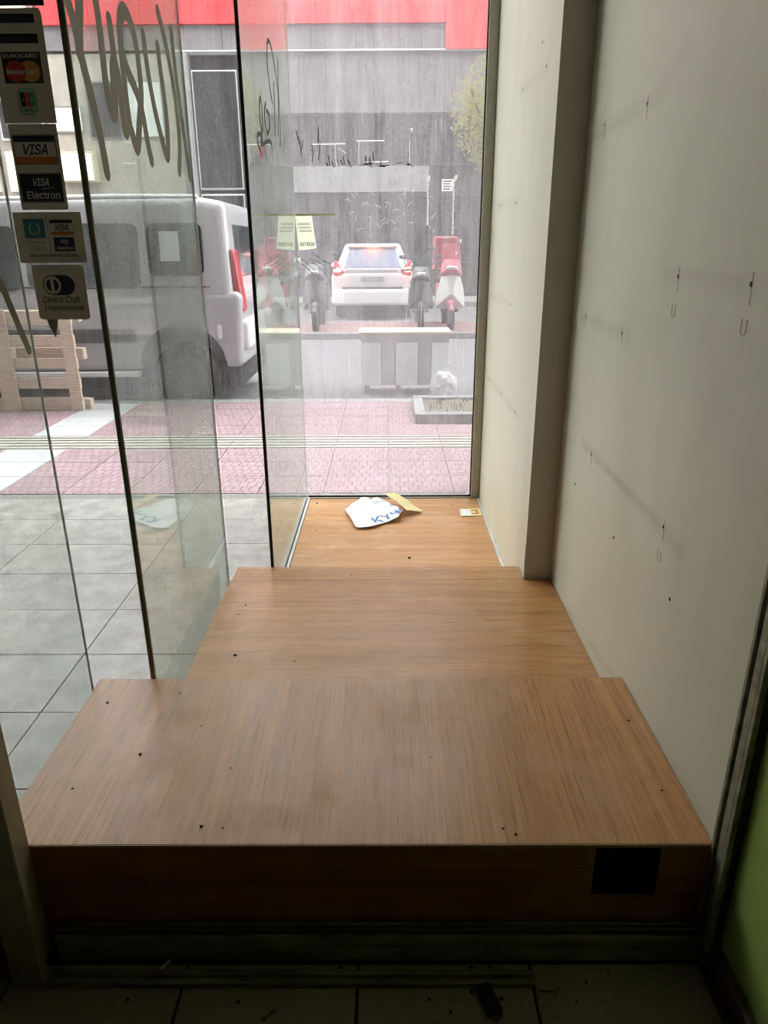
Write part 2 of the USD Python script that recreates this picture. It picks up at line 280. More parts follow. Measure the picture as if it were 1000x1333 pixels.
def text(s, x0, x1, z0, z1, bold=False, slant=0.0, y=0.0, t=0.0005):
    """lettering stretched into the rectangle, on the plane y, read from the shop"""
    m = meshkit.text_mesh(s, 0.1, 0.001, bold); b = m.bounds; v = m.vertices.copy()
    a = (v[:, 0] - b[0][0]) / (b[1][0] - b[0][0]); c = (v[:, 1] - b[0][1]) / (b[1][1] - b[0][1])
    h = z1 - z0; w = (x1 - x0) - slant * h
    return trimesh.Trimesh(np.c_[x0 + a * w + c * slant * h, y - t * (v[:, 2] > 0.0005), z0 + c * h], m.faces, process=False)

# ------------------------------------------------------------------ the shop: floor, walls, sill
XR = 0.65
fl = Thing('floor', 'beige square floor tiles with dark joints inside the shop', 'floor', kind='structure')
fl.part('slab', box(-2.7, XR + 0.02, -3.6, 1.105, -0.10, -0.004), 'grout')
xs = [-2.55 + 0.3553 * k for k in range(10)]; off = -0.4185 - (-2.55 + 0.3553 * 6)
for i in range(9):
    for j in range(13):
        x0, y0 = -2.55 + off + 0.3553 * i, 1.062 - 0.355 * (j + 1)
        x1 = min(x0 + 0.351, XR + 0.015)
        if x1 > x0 + .02: fl.part('tile', box(x0 + 0.002, x1, y0 + 0.002, y0 + 0.353, -0.006, 0.0, 0.0012), 'floor_tile')

wb = Thing('wall_back', 'dark back wall of the empty shop', 'wall', kind='structure'); wb.part('panel', box(-2.7, XR + 0.3, -3.7, -3.6, -0.1, 4.0), 'shop_dark')
wl = Thing('wall_left', 'dark left wall of the empty shop', 'wall', kind='structure'); wl.part('panel', box(-3.9, -2.7, -3.7, 1.03, -0.1, 4.0), 'shop_dark')
wf = Thing('wall_front', 'dark wall piece left of the shop door', 'wall', kind='structure'); wf.part('panel', box(-3.9, -1.72, 1.02, 1.12, -0.1, 4.0), 'shop_dark')
ce = Thing('ceiling', 'plain pale ceiling over shop and display window', 'ceiling', kind='structure')
ce.part('shop_slab', box(-2.8, XR + 0.3, -3.7, 1.06, 2.85, 3.0), 'shop_dark')
ce.part('low_slab', box(-3.5, XR + 0.3, 1.06, 2.60, 2.85, 3.0), 'ceiling')
ce.part('bulkhead', box(-3.5, XR + 0.3, 2.60, 2.75, 2.85, 4.05), 'ceiling')
ce.part('high_slab', box(-3.5, XR + 0.3, 2.75, 4.05, 3.90, 4.05), 'ceiling')
gw = Thing('wall_shop', 'green painted shop wall right of the display opening', 'wall', kind='structure')
gw.part('panel', box(XR + 0.018, XR + 0.2, -3.6, 1.06, -0.1, 4.0), 'green')
bb = Thing('baseboard_right', 'brown skirting along the green shop wall', 'skirting', kind='structure')
bb.part('board', box(XR, XR + 0.020, -3.6, 1.045, 0.0, 0.078, 0.004), 'skirting')
bb.part('bead', box(XR - 0.012, XR + 0.002, -3.6, 1.045, 0.0, 0.018, 0.004), 'skirting')

jb = Thing('trim_1', 'dark grooved aluminium jamb between white and green walls', 'jamb', (XR, 1.07, 0), kind='structure')
jb.part('backing', box(XR + 0.004, XR + 0.05, 1.04, 1.104, 0.0, 3.9), 'gasket')
jb.part('outer_rib', box(XR - 0.006, XR + 0.01, 1.090, 1.102, 0.0, 3.9, 0.002), 'alu_dark')
jb.part('middle_rib', box(XR - 0.002, XR + 0.012, 1.062, 1.086, 0.0, 3.9, 0.002), 'alu_dark')
jb.part('inner_rib', box(XR - 0.006, XR + 0.02, 1.044, 1.058, 0.0, 3.9, 0.002), 'alu_dark')

sl = Thing('trim_2', 'dirty aluminium door track sill in front of the first wooden platform', 'sill', (0, 1.08, 0), kind='structure')
sl.part('front_face', box(-0.69, XR, 1.068, 1.075, 0.0, 0.066, 0.001), 'alu_dark')
sl.part('front_lip', box(-0.69, XR, 1.064, 1.074, 0.062, 0.070, 0.002), 'alu_dark')
sl.part('base', box(-0.69, XR, 1.075, 1.099, 0.0, 0.056), 'gasket')
sl.part('track_rib', box(-0.69, XR, 1.083, 1.086, 0.056, 0.070, 0.0008), 'alu_dark')
sl.part('rear_lip', box(-0.69, XR, 1.093, 1.099, 0.056, 0.074, 0.001), 'alu_dark')
sl.part('lower_bead', box(-0.69, XR, 1.062, 1.069, 0.030, 0.036, 0.001), 'alu_dark')

pf = Thing('aluminium_profile', 'loose aluminium track strip lying on the floor along the sill', 'metal strip', (0, 1.025, 0))
pf.part('base_strip', box(-0.690, 0.297, 1.010, 1.042, 0.0, 0.003), 'alu_dark')
pf.part('front_rail', box(-0.690, 0.297, 1.010, 1.016, 0.0, 0.012, 0.001), 'alu_dark')
pf.part('rear_rail', box(-0.690, 0.297, 1.028, 1.040, 0.003, 0.013, 0.001), 'alu_dark')

dr = Thing('door_1', 'bronze coloured door frame post at the left edge', 'door', (-0.73, 1.05, 0), kind='structure')
dr.part('post', cat(box(-0.762, -0.697, 1.012, 1.035, 0, 3.9, 0.003), box(-0.757, -0.72, 1.035, 1.10, 0, 3.9, 0.002)), 'bronze')
dr.part('bottom_rail', box(-1.72, -0.762, 1.025, 1.065, 0.0, 0.30, 0.003), 'skirting')
dr.part('rail_bead', box(-1.72, -0.762, 1.018, 1.026, 0.055, 0.070, 0.002), 'gasket')
dr.part('pane', box(-1.72, -0.762, 1.042, 1.048, 0.30, 3.82), 'glass_clear')
dr.part('top_rail', box(-1.72, -0.70, 1.025, 1.065, 3.82, 3.90), 'bronze')

# ------------------------------------------------------------------ white display wall with its marks
WM = [(2.376, 1.736, 1), (2.011, 1.731, 1), (1.669, 1.336, 2), (1.331, 1.335, 2), (2.396, 1.185, 1), (2.013, 1.174, 1), (2.186, 0.778, 1), (1.558, 0.780, 2), (1.891, 0.615, 0), (2.339, 0.630, 0), (1.467, 0.637, 0), (1.25, 1.60, 0), (1.48, 1.84, 0)]
PM = [(2.873, 2.062, 0), (2.778, 1.971, 0), (3.230, 1.983, 0), (3.709, 1.587, 0), (3.249, 1.572, 0), (3.225, 1.165, 0), (3.882, 1.163, 0), (3.773, 0.742, 0), (3.370, 0.746, 0), (2.980, 0.743, 0)]
def stained(x, y0, y1, z0, z1, thick, segs, step=0.02):
    """wall board whose room face is a fine grid with the primvar stain from smudge segments"""
    ys, zs = np.arange(y0, y1 + step / 2, step), np.arange(z0, z1 + step / 2, step); ys[-1], zs[-1] = y1, z1
    Y, Z = np.meshgrid(ys, zs, indexing='ij'); ny, nz = Y.shape; P = np.stack([Y, Z], -1).reshape(-1, 2)
    st = np.zeros(len(P))
    for (a, b, w, s) in segs:
        a, b = np.array(a), np.array(b); d = b - a; t = np.clip(((P - a) @ d) / (d @ d), 0, 1)
        r = np.linalg.norm(P - a - t[:, None] * d, axis=1)
        st = np.maximum(st, s * np.exp(-(r / w) ** 2) * (0.55 + 0.6 * meshkit.noise(np.c_[P * 30, np.zeros(len(P))], 3)))
    i = (np.arange(ny - 1)[:, None] * nz + np.arange(nz - 1)[None]).ravel()
    f = np.vstack([np.c_[i, i + 1, i + nz], np.c_[i + 1, i + nz + 1, i + nz]])
    v = np.c_[np.full(len(P), x), P]
    bk = box(x + 0.0005, x + thick, y0, y1, z0, z1)
    V = np.vstack([v, bk.vertices]); F = np.vstack([f, bk.faces + len(v)])
    return trimesh.Trimesh(V, F, process=False), np.r_[st, np.zeros(len(bk.vertices))]
def put_stained(th, name, m, st):
    path = th.part(name, m, 'wall', smooth=False)
    from pxr import Vt
    g = UsdGeom.Mesh.Get(stage, path)
    UsdGeom.PrimvarsAPI(g).CreatePrimvar('stain', Sdf.ValueTypeNames.FloatArray, 'vertex').Set(Vt.FloatArray.FromNumpy(st.astype(np.float32)))
wr = Thing('wall_right', 'white painted display wall with screw holes and rubbed shelf marks', 'wall', (XR, 1.1, 0), kind='structure')
sg = [((2.50, 1.72), (1.90, 1.735), 0.018, 0.33), ((1.95, 1.745), (1.80, 1.80), 0.03, 0.16), ((1.74, 1.335), (1.10, 1.333), 0.018, 0.30), ((2.45, 1.185), (1.95, 1.172), 0.018, 0.33),
      ((2.30, 0.79), (1.45, 0.768), 0.012, 0.5), ((1.6, 1.25), (1.2, 1.0), 0.10, 0.10), ((2.52, 0.2), (2.52, 2.6), 0.03, 0.12), ((2.3, .17), (1.15, .30), 0.02, 0.25)]  # last two: darker band beside the pier, darker band low by the platforms
m_, s_ = stained(XR, 1.10, 2.57, 0.0, 3.90, 0.25, sg); put_stained(wr, 'board', m_, s_)
def marks(th, x, lst):
    for y, z, k in lst:
        th.part('screw_hole', cyl((x - 0.0006, y, z), (x + 0.004, y, z), 0.0048, 12), 'hole_dark')
        if k == 1: th.part('hook_mark', tube([(x - 0.0008, y - 0.004, z + 0.018), (x - 0.0008, y - 0.005, z - 0.035)], 0.00055, 6), 'hook_pale')
        if k == 2:
            th.part('hook_mark', tube([(x - 0.0008, y - 0.004, z + 0.02), (x - 0.0008, y - 0.006, z - 0.035)], 0.0005, 6), 'hook_pale')
            th.part('hook_loop', tube([(x - 0.0012, y + 0.010 * math.cos(a), z - 0.080 + (0.010 * math.sin(a) if a < 6.28319 and a > 3.14 else 0.02)) for a in np.linspace(math.pi - .3, 2 * math.pi + .3, 11)], 0.0006, 6), 'hook_grey')
marks(wr, XR, WM)
pl = Thing('wall_pilaster', 'white painted pier standing proud beside the front window', 'wall', (0.6, 2.57, 0), kind='structure')
sg2 = [((2.76, 1.96), (3.28, 1.985), 0.02, 0.22), ((3.78, 1.585), (3.2, 1.572), 0.02, 0.25), ((3.3, 1.165), (3.85, 1.163), 0.02, 0.2), ((3.85, 0.742), (2.9, 0.743), 0.015, 0.3)]
m_, s_ = stained(0.543, 2.5725, 3.985, 0.0, 3.90, 0.30, sg2); put_stained(pl, 'side_board', m_, s_)
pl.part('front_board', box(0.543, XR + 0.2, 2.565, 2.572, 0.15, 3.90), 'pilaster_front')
pl.part('corner_strip', box(0.541, 0.550, 2.563, 2.5735, 0.16, 0.30, 0.001), 'silicone')
pl.part('base_bead', box(0.528, 0.543, 2.70, 3.97, 0.0, 0.012, 0.003), 'alu')
marks(pl, 0.543, PM)
es = Thing('wall_entrance', 'pale side wall of the recessed shop entrance', 'wall', kind='structure'); es.part('panel', box(-3.5, -3.4, 1.0, 4.05, -0.1, 4.0), 'facade_pale')
fa = Thing('wall_facade', 'plain facade of the building above and beside the window', 'wall', kind='structure')
fa.part('upper_wall', box(-30.0, 30.0, 4.02, 4.3, 3.90, 22.0), 'facade_pale')
fa.part('side_wall', box(0.56, 30.0, 4.02, 4.3, -0.1, 3.90), 'facade_pale')
fa.part('far_wall', box(-30.0, -3.4, 4.02, 4.3, -0.1, 3.90), 'facade_pale')

# ------------------------------------------------------------------ stepped wooden platforms
def platform(label, x0, x1, y0, y1, z, top, loc, hole=None):
    t = Thing('display_platform', label, 'platform', (loc[0], loc[1], 0))
    t.part('top', box(x0, x1, y0, y1, z - 0.006, z, 0.0012), top)
    t.part('edge_strip', box(x0, x1, y0 - 0.0016, y0, z - 0.006, z - 0.0008), 'lip')
    zb = 0.0
    if z > 0.05:
        fr = m3.Manifold.cube((x1 - x0 - 0.004, 0.018, z - 0.0065 - zb)).translate((x0 + 0.002, y0 + 0.001, zb))
        if hole:
            hx0, hx1, hz0, hz1 = hole
            fr = fr - m3.Manifold.cube((hx1 - hx0, 0.1, hz1 - hz0)).translate((hx0, y0 - 0.03, hz0))
            t.part('hole_lining', cat(box(hx0 - .004, hx0, y0 + .003, y0 + .1, hz0, hz1), box(hx1, hx1 + .004, y0 + .003, y0 + .1, hz0, hz1), box(hx0, hx1, y0 + .003, y0 + .1, hz0 - .004, hz0), box(hx0, hx1, y0 + .096, y0 + .1, hz0, hz1)), 'black', label='dark square socket cut-out')
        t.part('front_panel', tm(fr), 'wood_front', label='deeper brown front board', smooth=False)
        t.part('side_panel', box(x0 + 0.002, x0 + 0.02, y0 + 0.019, y1 - 0.002, zb, z - 0.0065), 'wood_y')
        t.part('back_panel', box(x0 + 0.02, x1 - 0.002, y1 - 0.02, y1 - 0.002, zb, z - 0.0065), 'wood_x')
    return t
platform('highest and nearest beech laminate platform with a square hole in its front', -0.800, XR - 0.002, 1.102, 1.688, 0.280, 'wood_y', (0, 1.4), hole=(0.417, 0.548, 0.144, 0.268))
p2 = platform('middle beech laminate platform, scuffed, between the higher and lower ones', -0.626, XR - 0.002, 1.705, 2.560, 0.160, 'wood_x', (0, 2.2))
p2.part('rear_board', box(-0.622, 0.540, 2.560, 2.682, 0.142, 0.160, 0.001), 'wood_x')
p2.part('rear_panel', box(-0.62, 0.538, 2.66, 2.68, 0.0, 0.141), 'wood_x')
p3 = platform('lowest beech laminate platform right behind the front window glass', -0.455, 0.527, 2.684, 3.962, 0.010, 'wood_lit', (0, 3.3))

# ------------------------------------------------------------------ glazing: stepped glass front
w1 = Thing('window_1', 'tall dusty front shop window facing the street', 'window', (0, 4.0, 0), kind='structure')
w1.part('pane', box(-0.474, 0.496, 3.996, 4.004, 0.014, 3.85), 'glass_front')
w1.part('mullion', box(0.493, 0.543, 3.972, 4.02, 0.0, 3.90, 0.004), 'alu_grey')
w1.part('bottom_rail', box(-0.474, 0.495, 3.972, 4.012, 0.0, 0.013, 0.002), 'alu_grey')
w1.part('bottom_gasket', box(-0.470, 0.494, 3.986, 3.995, 0.012, 0.021, 0.002), 'gasket')
w1.part('side_gasket', box(0.487, 0.494, 3.985, 3.995, 0.021, 3.85, 0.002), 'gasket')
w1.part('top_rail', box(-0.474, 0.543, 3.975, 4.02, 3.85, 3.90), 'alu_grey')
w1.part('corner_seal', box(-0.481, -0.474, 3.994, 4.006, 0.0, 3.88, 0.002), 'silicone')
Y1 = 3.9955
def beads(x, top, lean, n, seed):
    r_ = random.Random(seed); parts = []
    parts.append(hullm([(x + 0.006 * lean, Y1, top, 0.009), (x + 0.003, Y1, top - 0.014, 0.008), (x, Y1, top - 0.024, 0.004)], 10))
    z = top - 0.034
    for k in range(n):
        h = r_.uniform(0.006, 0.016); parts.append(hullm([(x + r_.uniform(-.001, .001), Y1, z, 0.0048), (x + r_.uniform(-.001, .001), Y1, z - h, 0.0048)], 8)); z -= h + r_.uniform(0.007, 0.010)
    return cat(*parts)
w1.part('silicone_drip', beads(0.215, 1.735, 0.3, 11, 1), 'residue', label='dotted white silicone run on the glass'); w1.part('silicone_drip', beads(0.347, 1.735, 1.8, 12, 2), 'residue', label='dotted white silicone run nearer the frame')
for a, b in (((-0.37, 1.888), (-0.205, 1.889)), ((-0.145, 1.902), (-0.010, 1.902)), ((-0.11, 1.806), (0.01, 1.807))):
    w1.part('tape_residue', on_xz(ribbon([a, b], 0.0030), Y1), 'residue')
for a in ([(-0.135, 1.90), (-0.138, 1.84), (-0.136, 1.80)], [(-0.255, 1.89), (-0.257, 1.83), (-0.25, 1.79)], [(0.12, 1.90), (0.121, 1.80)], [(-0.24, 1.87), (-0.20, 1.845)], [(-0.09, .55), (-0.088, .40)], [(0.16, .43), (0.162, .24)], [(-.30, .50), (-.298, .40)]):
    w1.part('scratch', on_xz(ribbon(a, 0.0011, False), Y1), 'residue')
for x, z, q in ((-.46, 1.34, .02), (.37, 1.37, .012), (-.165, .36, .008), (.13, 1.95, .012), (.39, 1.43, .015)):
    w1.part('smear', on_xz(Polygon([(x + q * r * math.cos(a) * .6, z + q * r * math.sin(a)) for a, r in ((0, .5), (.9, 1), (1.8, .5), (2.7, 1.1), (3.9, .6), (5, 1))]), Y1, .0003), 'residue')
r_ = random.Random(21)
for k in range(26):
    x = r_.uniform(-.44, -.02); z = r_.uniform(1.78, 1.80) + (r_.uniform(0, .10) if x < -.30 else 0); w1.part('dark_stroke', on_xz(ribbon([(x, z), (x + r_.uniform(-.012, .012), z + r_.uniform(.012, .05 if x > -.3 else .09))], r_.uniform(.0010, .0026), False), Y1, .0003), 'stroke_grey')
for k in range(9):
    x, z = r_.uniform(-.20, .16), r_.uniform(1.785, 1.80); w1.part('dark_stroke', on_xz(ribbon([(x, z), (x + r_.uniform(.01, .035), z + r_.uniform(-.003, .006))], r_.uniform(.0015, .0035), False), Y1, .0003), 'stroke_grey')
for k in range(34):
    x, z = r_.uniform(-.2, .25), r_.uniform(1.47, 1.66); a = r_.uniform(0, 3.14); l = r_.uniform(.01, .035)
    w1.part('scratch', on_xz(ribbon([(x, z), (x + l * math.cos(a) * .5, z + l * math.sin(a) * .5 + .006), (x + l * math.cos(a), z + l * math.sin(a))], .0007), Y1, .0003), 'residue')
for k in range(16):
    x, z = r_.uniform(-.45, .45), r_.uniform(.1, 2.2); w1.part('scratch', on_xz(ribbon([(x, z), (x + r_.uniform(-.003, .003), z - r_.uniform(.04, .16))], .0006, False), Y1, .0003), 'residue')
for k in range(9):
    x, z = r_.uniform(-.46, -.33), r_.uniform(1.30, 1.42); a = r_.uniform(-1.2, -.3); l = r_.uniform(.03, .08)
    w1.part('dark_stroke', on_xz(ribbon([(x, z - .03), (x + l * .4, z + l * math.sin(a) * .3 - .03), (min(x + l, -.20), z + l * math.sin(a) - .03)], r_.uniform(.0006, .0014)), Y1, .0003), 'stroke_grey')
w1.part('glass_patch', on_xz(Polygon([(0.452, 0.022), (0.488, 0.024), (0.487, 0.056), (0.480, 0.052), (0.472, 0.036)]), Y1), 'residue', label='white torn sticker corner')
w1.part('tape', on_xz(sbox(-0.470, 1.556, -0.262, 1.566), Y1), 'tape', label='yellowed adhesive tape strip')
w1.part('sticker_ghost', on_xz(sbox(.285, 1.668, .345, 1.725).difference(shapely.union_all([sbox(.292, 1.712 - .012 * k, .335 - .008 * (k % 2), 1.718 - .012 * k) for k in range(4)])), Y1, .0003), 'residue', label='faint rectangular sticker residue')

nt = Thing('paper_note', 'pale yellow printed note taped in the corner of the front window', 'note', (-0.43, 3.99, 1.39))
NQ = [(-0.476, 1.566), (-0.387, 1.566), (-0.368, 1.398), (-0.425, 1.390), (-0.462, 1.388)]
nt.part('sheet', on_xz(Polygon(NQ), 3.9950, 0.0004), 'note')
for k, z in enumerate((1.512, 1.495, 1.478)):
    nt.part('text_line', text(('IIIIIIIIIII', 'IIIIIIIIII', 'IIIIIIIIIII')[k], -0.462 + .004 * k, -0.396 + .004 * k, z, z + 0.009, True, 0.2, 3.9945), 'note_ink')
nt.part('heading', text('SAT:NOM', -0.454, -0.378, 1.408, 1.428, True, 0, 3.9945), 'note_ink')

w2 = Thing('window_2', 'glass side pane left of the lowest platform', 'window', (-0.475, 3.3, 0), kind='structure')
w2.part('pane', box(-0.481, -0.473, 2.690, 3.994, 0.014, 3.90), 'glass_side')
w2.part('edge_gasket', box(-0.483, -0.471, 2.680, 2.690, 0.0, 2.85, 0.002), 'gasket')
w2.part('base_channel', cat(box(-0.500, -0.486, 2.69, 3.97, 0.0, 0.014, 0.002), box(-0.469, -0.456, 2.69, 3.97, 0.0, 0.016, 0.002)), 'alu', label='bright aluminium base channel')
w2.part('channel_groove', box(-0.486, -0.469, 2.69, 3.97, 0.0, 0.013), 'gasket')
GX = -0.4725
for pts in ([(3.372, 1.965), (3.327, 2.006), (3.287, 2.104), (3.338, 2.182), (3.379, 2.186), (3.498, 2.121), (3.584, 1.995), (3.541, 1.829)],
            [(3.056, 1.933), (3.016, 1.891), (3.02, 1.842), (3.057, 1.82), (3.074, 1.88), (3.059, 1.931)], [(3.182, 1.934), (3.146, 1.845), (3.198, 1.831), (3.26, 1.88), (3.191, 1.909)],
            [(3.005, 1.742), (2.95, 1.756), (2.927, 1.775), (2.985, 1.800), (3.047, 1.795), (3.015, 1.777), (3.163, 1.797), (3.282, 1.786)], [(3.608, 2.172), (3.56, 2.0), (3.509, 1.867)], [(3.44, 2.05), (3.42, 1.93), (3.40, 1.85)]):
    w2.part('scribble', on_yz(ribbon(pts, 0.008), GX, 0.0004), 'graffiti_dark')
w2.part('pink_spot', on_yz(Point(3.002, 1.738).buffer(0.022), GX, 0.0005), 'pink_dot')

w3 = Thing('window_3', 'narrow glass pane behind the middle platform', 'window', (-0.56, 2.68, 0), kind='structure')
w3.part('pane', box(-0.652, -0.484, 2.681, 2.689, 0.0, 2.85), 'glass_clear')

w4 = Thing('window_4', 'greenish glass side pane with painted graffiti left of the middle platform', 'window', (-0.66, 2.2, 0), kind='structure')
w4.part('pane', box(-0.668, -0.660, 1.728, 2.676, 0.0, 2.85), 'glass_side')
w4.part('near_edge', box(-0.670, -0.658, 1.716, 1.728, 0.0, 2.85, 0.002), 'glass_edge', label='dark olive glass edge')
w4.part('edge_line', box(-0.658, -0.6555, 1.718, 1.7215, 0.0, 2.85), 'silicone')
w4.part('far_edge', box(-0.668, -0.6595, 2.676, 2.680, 0.0, 2.85), 'silicone')
GR = [[(1.722, 2.02), (1.748, 1.884), (1.773, 1.842), (1.784, 1.799), (1.81, 1.734), (1.836, 1.659), (1.853, 1.57)], [(1.85, 2.0), (1.818, 1.903), (1.799, 1.853), (1.778, 1.798)],
      [(1.915, 2.05), (1.919, 1.931), (1.924, 1.871), (1.92, 1.796), (1.925, 1.745), (1.947, 1.708), (1.975, 1.756), (1.982, 1.808), (1.999, 1.825), (2.015, 1.775), (2.033, 1.687)],
      [(1.997, 1.91), (2.000, 1.87), (2.001, 1.83)], [(2.062, 1.691), (2.056, 1.793), (2.064, 1.883), (2.086, 1.942), (2.124, 1.963), (2.175, 1.932), (2.193, 1.852), (2.187, 1.793), (2.135, 1.701), (2.1, 1.652), (2.075, 1.68)],
      [(2.069, 1.858), (2.113, 1.812), (2.163, 1.774), (2.19, 1.708), (2.216, 1.634)], [(2.262, 1.942), (2.269, 1.867), (2.293, 1.786), (2.334, 1.712), (2.377, 1.662), (2.411, 1.739), (2.406, 1.848), (2.393, 1.945)],
      [(2.43, 2.041), (2.485, 1.971), (2.52, 1.891), (2.54, 1.792), (2.502, 1.634)], [(2.561, 2.026), (2.57, 1.9), (2.594, 1.777), (2.626, 1.627)]]
for k, g in enumerate(GR):
    w4.part('graffiti_stroke', on_yz(ribbon(g, 0.020), -0.6598 + 0.00012 * k, 0.0005), 'graffiti')

w5 = Thing('window_5', 'narrow glass pane with payment stickers behind the highest platform', 'window', (-0.76, 1.72, 0), kind='structure')
w5.part('pane', box(-0.838, -0.671, 1.7155, 1.7235, 0.0, 2.85), 'glass_clear')
w5.part('left_edge', box(-0.8435, -0.8385, 1.7165, 1.7225, 0.0, 2.85, 0.001), 'silicone')
w5.part('paint_drip', on_xz(Polygon([(-0.796, 1.250), (-0.768, 1.250), (-0.772, 1.232), (-0.781, 1.204), (-0.792, 1.230)]), 1.7152), 'graffiti', label='dark olive pointed paint mark below the stickers')
w6 = Thing('window_6', 'glass side pane left of the highest platform', 'window', (-0.842, 1.4, 0), kind='structure')
w6.part('pane', box(-0.846, -0.838, 1.10, 1.712, 0.0, 2.85), 'glass_clear')
w6.part('graffiti_stroke', on_yz(ribbon([(1.62, 1.33), (1.66, 1.24), (1.69, 1.18)], 0.012), -0.8378, 0.0004), 'graffiti')

# ------------------------------------------------------------------ payment stickers on window_5
YS = 1.7152                                                   # glass face towards the shop
def sticker(label, shape, cx, z):
    t = Thing('sticker', label, 'sticker', (cx, YS, z)); t.part('sheet', on_xz(shape, YS, 0.0008), 'card'); return t
YP = YS - 0.0009
def pr(t, name, shape, m, lift=0, label=None): t.part(name, on_xz(shape, YP - lift, 0.0003), m, label)
def tx(t, name, s, x0, x1, z0, z1, m, bold=False, slant=0.0, lift=0.0004): t.part(name, text(s, x0, x1, z0, z1, bold, slant, YP - lift, 0.0003), m)
def visa(t, x0, x1, z0, z1):
    h = z1 - z0
    pr(t, 'print_field', sbox(x0, z0, x1, z1), 'ink_white'); pr(t, 'blue_bar', sbox(x0, z1 - 0.22 * h, x1, z1), 'ink_navy', .0003); pr(t, 'gold_bar', sbox(x0, z0, x1, z0 + 0.24 * h), 'ink_orange', .0003)
    tx(t, 'lettering', 'VISA', x0 + .16 * (x1 - x0), x1 - .14 * (x1 - x0), z0 + .31 * h, z0 + .70 * h, 'ink_navy', True, 0.25)
def electron(t, x0, x1, z0, z1):
    h, w = z1 - z0, x1 - x0
    pr(t, 'print_field', sbox(x0, z0, x1, z1), 'ink_navy')
    tx(t, 'lettering', 'VISA', x0 + .28 * w, x0 + .74 * w, z0 + .57 * h, z0 + .86 * h, 'ink_white', True, 0.25)
    pr(t, 'swoosh', ribbon([(x0 + .5 * w, z0 + .46 * h), (x0 + .66 * w, z0 + .49 * h), (x0 + .80 * w, z0 + .53 * h)], h * .012), 'ink_white', .0003)
    tx(t, 'lettering', 'Electron', x0 + .12 * w, x0 + .93 * w, z0 + .10 * h, z0 + .38 * h, 'ink_white', True)
s0 = sticker('dark topmost payment sticker, mostly above the picture', sbox(-0.840, 1.8650, -0.6950, 2.00), -0.77, 1.87)
pr(s0, 'print_field', sbox(-0.839, 1.866, -0.696, 1.999), 'ink_navy')
s1 = sticker('beige sticker with red and amber circles and a small green badge', Polygon([(-0.8160, 1.6535), (-0.7040, 1.6535), (-0.7040, 1.852), (-0.708, 1.8615), (-0.8160, 1.8615)]), -0.76, 1.654)
pr(s1, 'navy_bar', sbox(-0.8155, 1.8355, -0.7200, 1.8515), 'ink_navy'); pr(s1, 'navy_bar', sbox(-0.8155, 1.7995, -0.7180, 1.8165), 'ink_navy')
pr(s1, 'print_field', sbox(-0.8000, 1.7273, -0.7185, 1.7845), 'ink_black')
tx(s1, 'lettering', 'EUROCARD', -0.7960, -0.7250, 1.7735, 1.7810, 'ink_white', True)
pr(s1, 'red_circle', affinity.scale(Point(-0.7740, 1.7490).buffer(0.0200), 1.08, 1.0), 'ink_red', .0003); pr(s1, 'amber_circle', affinity.scale(Point(-0.7440, 1.7490).buffer(0.0200), 1.08, 1.0).difference(affinity.scale(Point(-0.7740, 1.7490).buffer(0.0196), 1.08, 1.0)), 'ink_amber', .0003)
tx(s1, 'lettering', 'MasterCard', -0.7930, -0.7270, 1.7435, 1.7535, 'ink_white', True, 0.1, .0008)
pr(s1, 'badge', rrect(-0.7800, -0.7390, 1.6680, 1.7195, 0.014), 'ink_pale_green'); pr(s1, 'badge_line', rrect(-0.7785, -0.7405, 1.6695, 1.7180, 0.013).difference(rrect(-0.7772, -0.7418, 1.6708, 1.7167, 0.012)), 'ink_green', .0003)
for k, c in enumerate(('ink_navy', 'ink_red', 'ink_green')):
    pr(s1, 'badge_bar', rrect(-0.7735 + .0098 * k, -0.7645 + .0098 * k, 1.6840, 1.7110, 0.003), c, .0003); tx(s1, 'lettering', 'JCB'[k], -0.7715 + .0098 * k, -0.7665 + .0098 * k, 1.694, 1.701, 'ink_white', True, 0, .0006)
tx(s1, 'lettering', 'cards', -0.770, -0.748, 1.6755, 1.6800, 'ink_black', True)
s2 = sticker('beige sticker with two stacked bank card panels, one white one navy', rrect(-0.8102, -0.7064, 1.4823, 1.6514, 0.004), -0.76, 1.482)
pr(s2, 'print_rim', sbox(-0.8098 + .004, 1.5735, -0.7130, 1.6310).difference(sbox(-0.8045, 1.5748, -0.7145, 1.6298)), 'ink_black'); visa(s2, -0.8040, -0.7150, 1.5755, 1.6290)
pr(s2, 'print_rim', sbox(-0.8052, 1.4970, -0.7120, 1.5560).difference(sbox(-0.8040, 1.4984, -0.7132, 1.5546)), 'ink_black'); electron(s2, -0.8035, -0.7137, 1.4990, 1.5540)
s3 = sticker('wide beige sticker with teal wreath, interlaced rings and two card panels', sbox(-0.8336, 1.3713, -0.6815, 1.4775), -0.76, 1.371)
pr(s3, 'teal_field', sbox(-0.8129, 1.4236, -0.7664, 1.4635), 'ink_teal')
for a in np.linspace(-0.8 * math.pi * .95, 0.8 * math.pi * .95, 13):
    c = (-0.7897 + 0.0105 * math.sin(a), 1.4432 - 0.0115 * math.cos(a))
    lf = affinity.rotate(affinity.scale(Point(c).buffer(0.0026), 1.5, 0.6), math.degrees(a) + 25); pr(s3, 'wreath_leaf', lf, 'ink_pale_green', .0003)
tx(s3, 'lettering', 'ATHENS 2004', -0.8080, -0.7680, 1.4130, 1.4172, 'note_ink')
for k in range(5):
    c = Point(-0.8000 + 0.0060 * k, 1.4035 if k % 2 == 0 else 1.3985); pr(s3, 'ring', c.buffer(0.0042).difference(c.buffer(0.0034)), ('ink_blue', 'ink_amber', 'ink_black', 'ink_green', 'ink_red')[k], .0001 * k)
pr(s3, 'divider', sbox(-0.7605, 1.390, -0.7598, 1.470), 'note_ink')
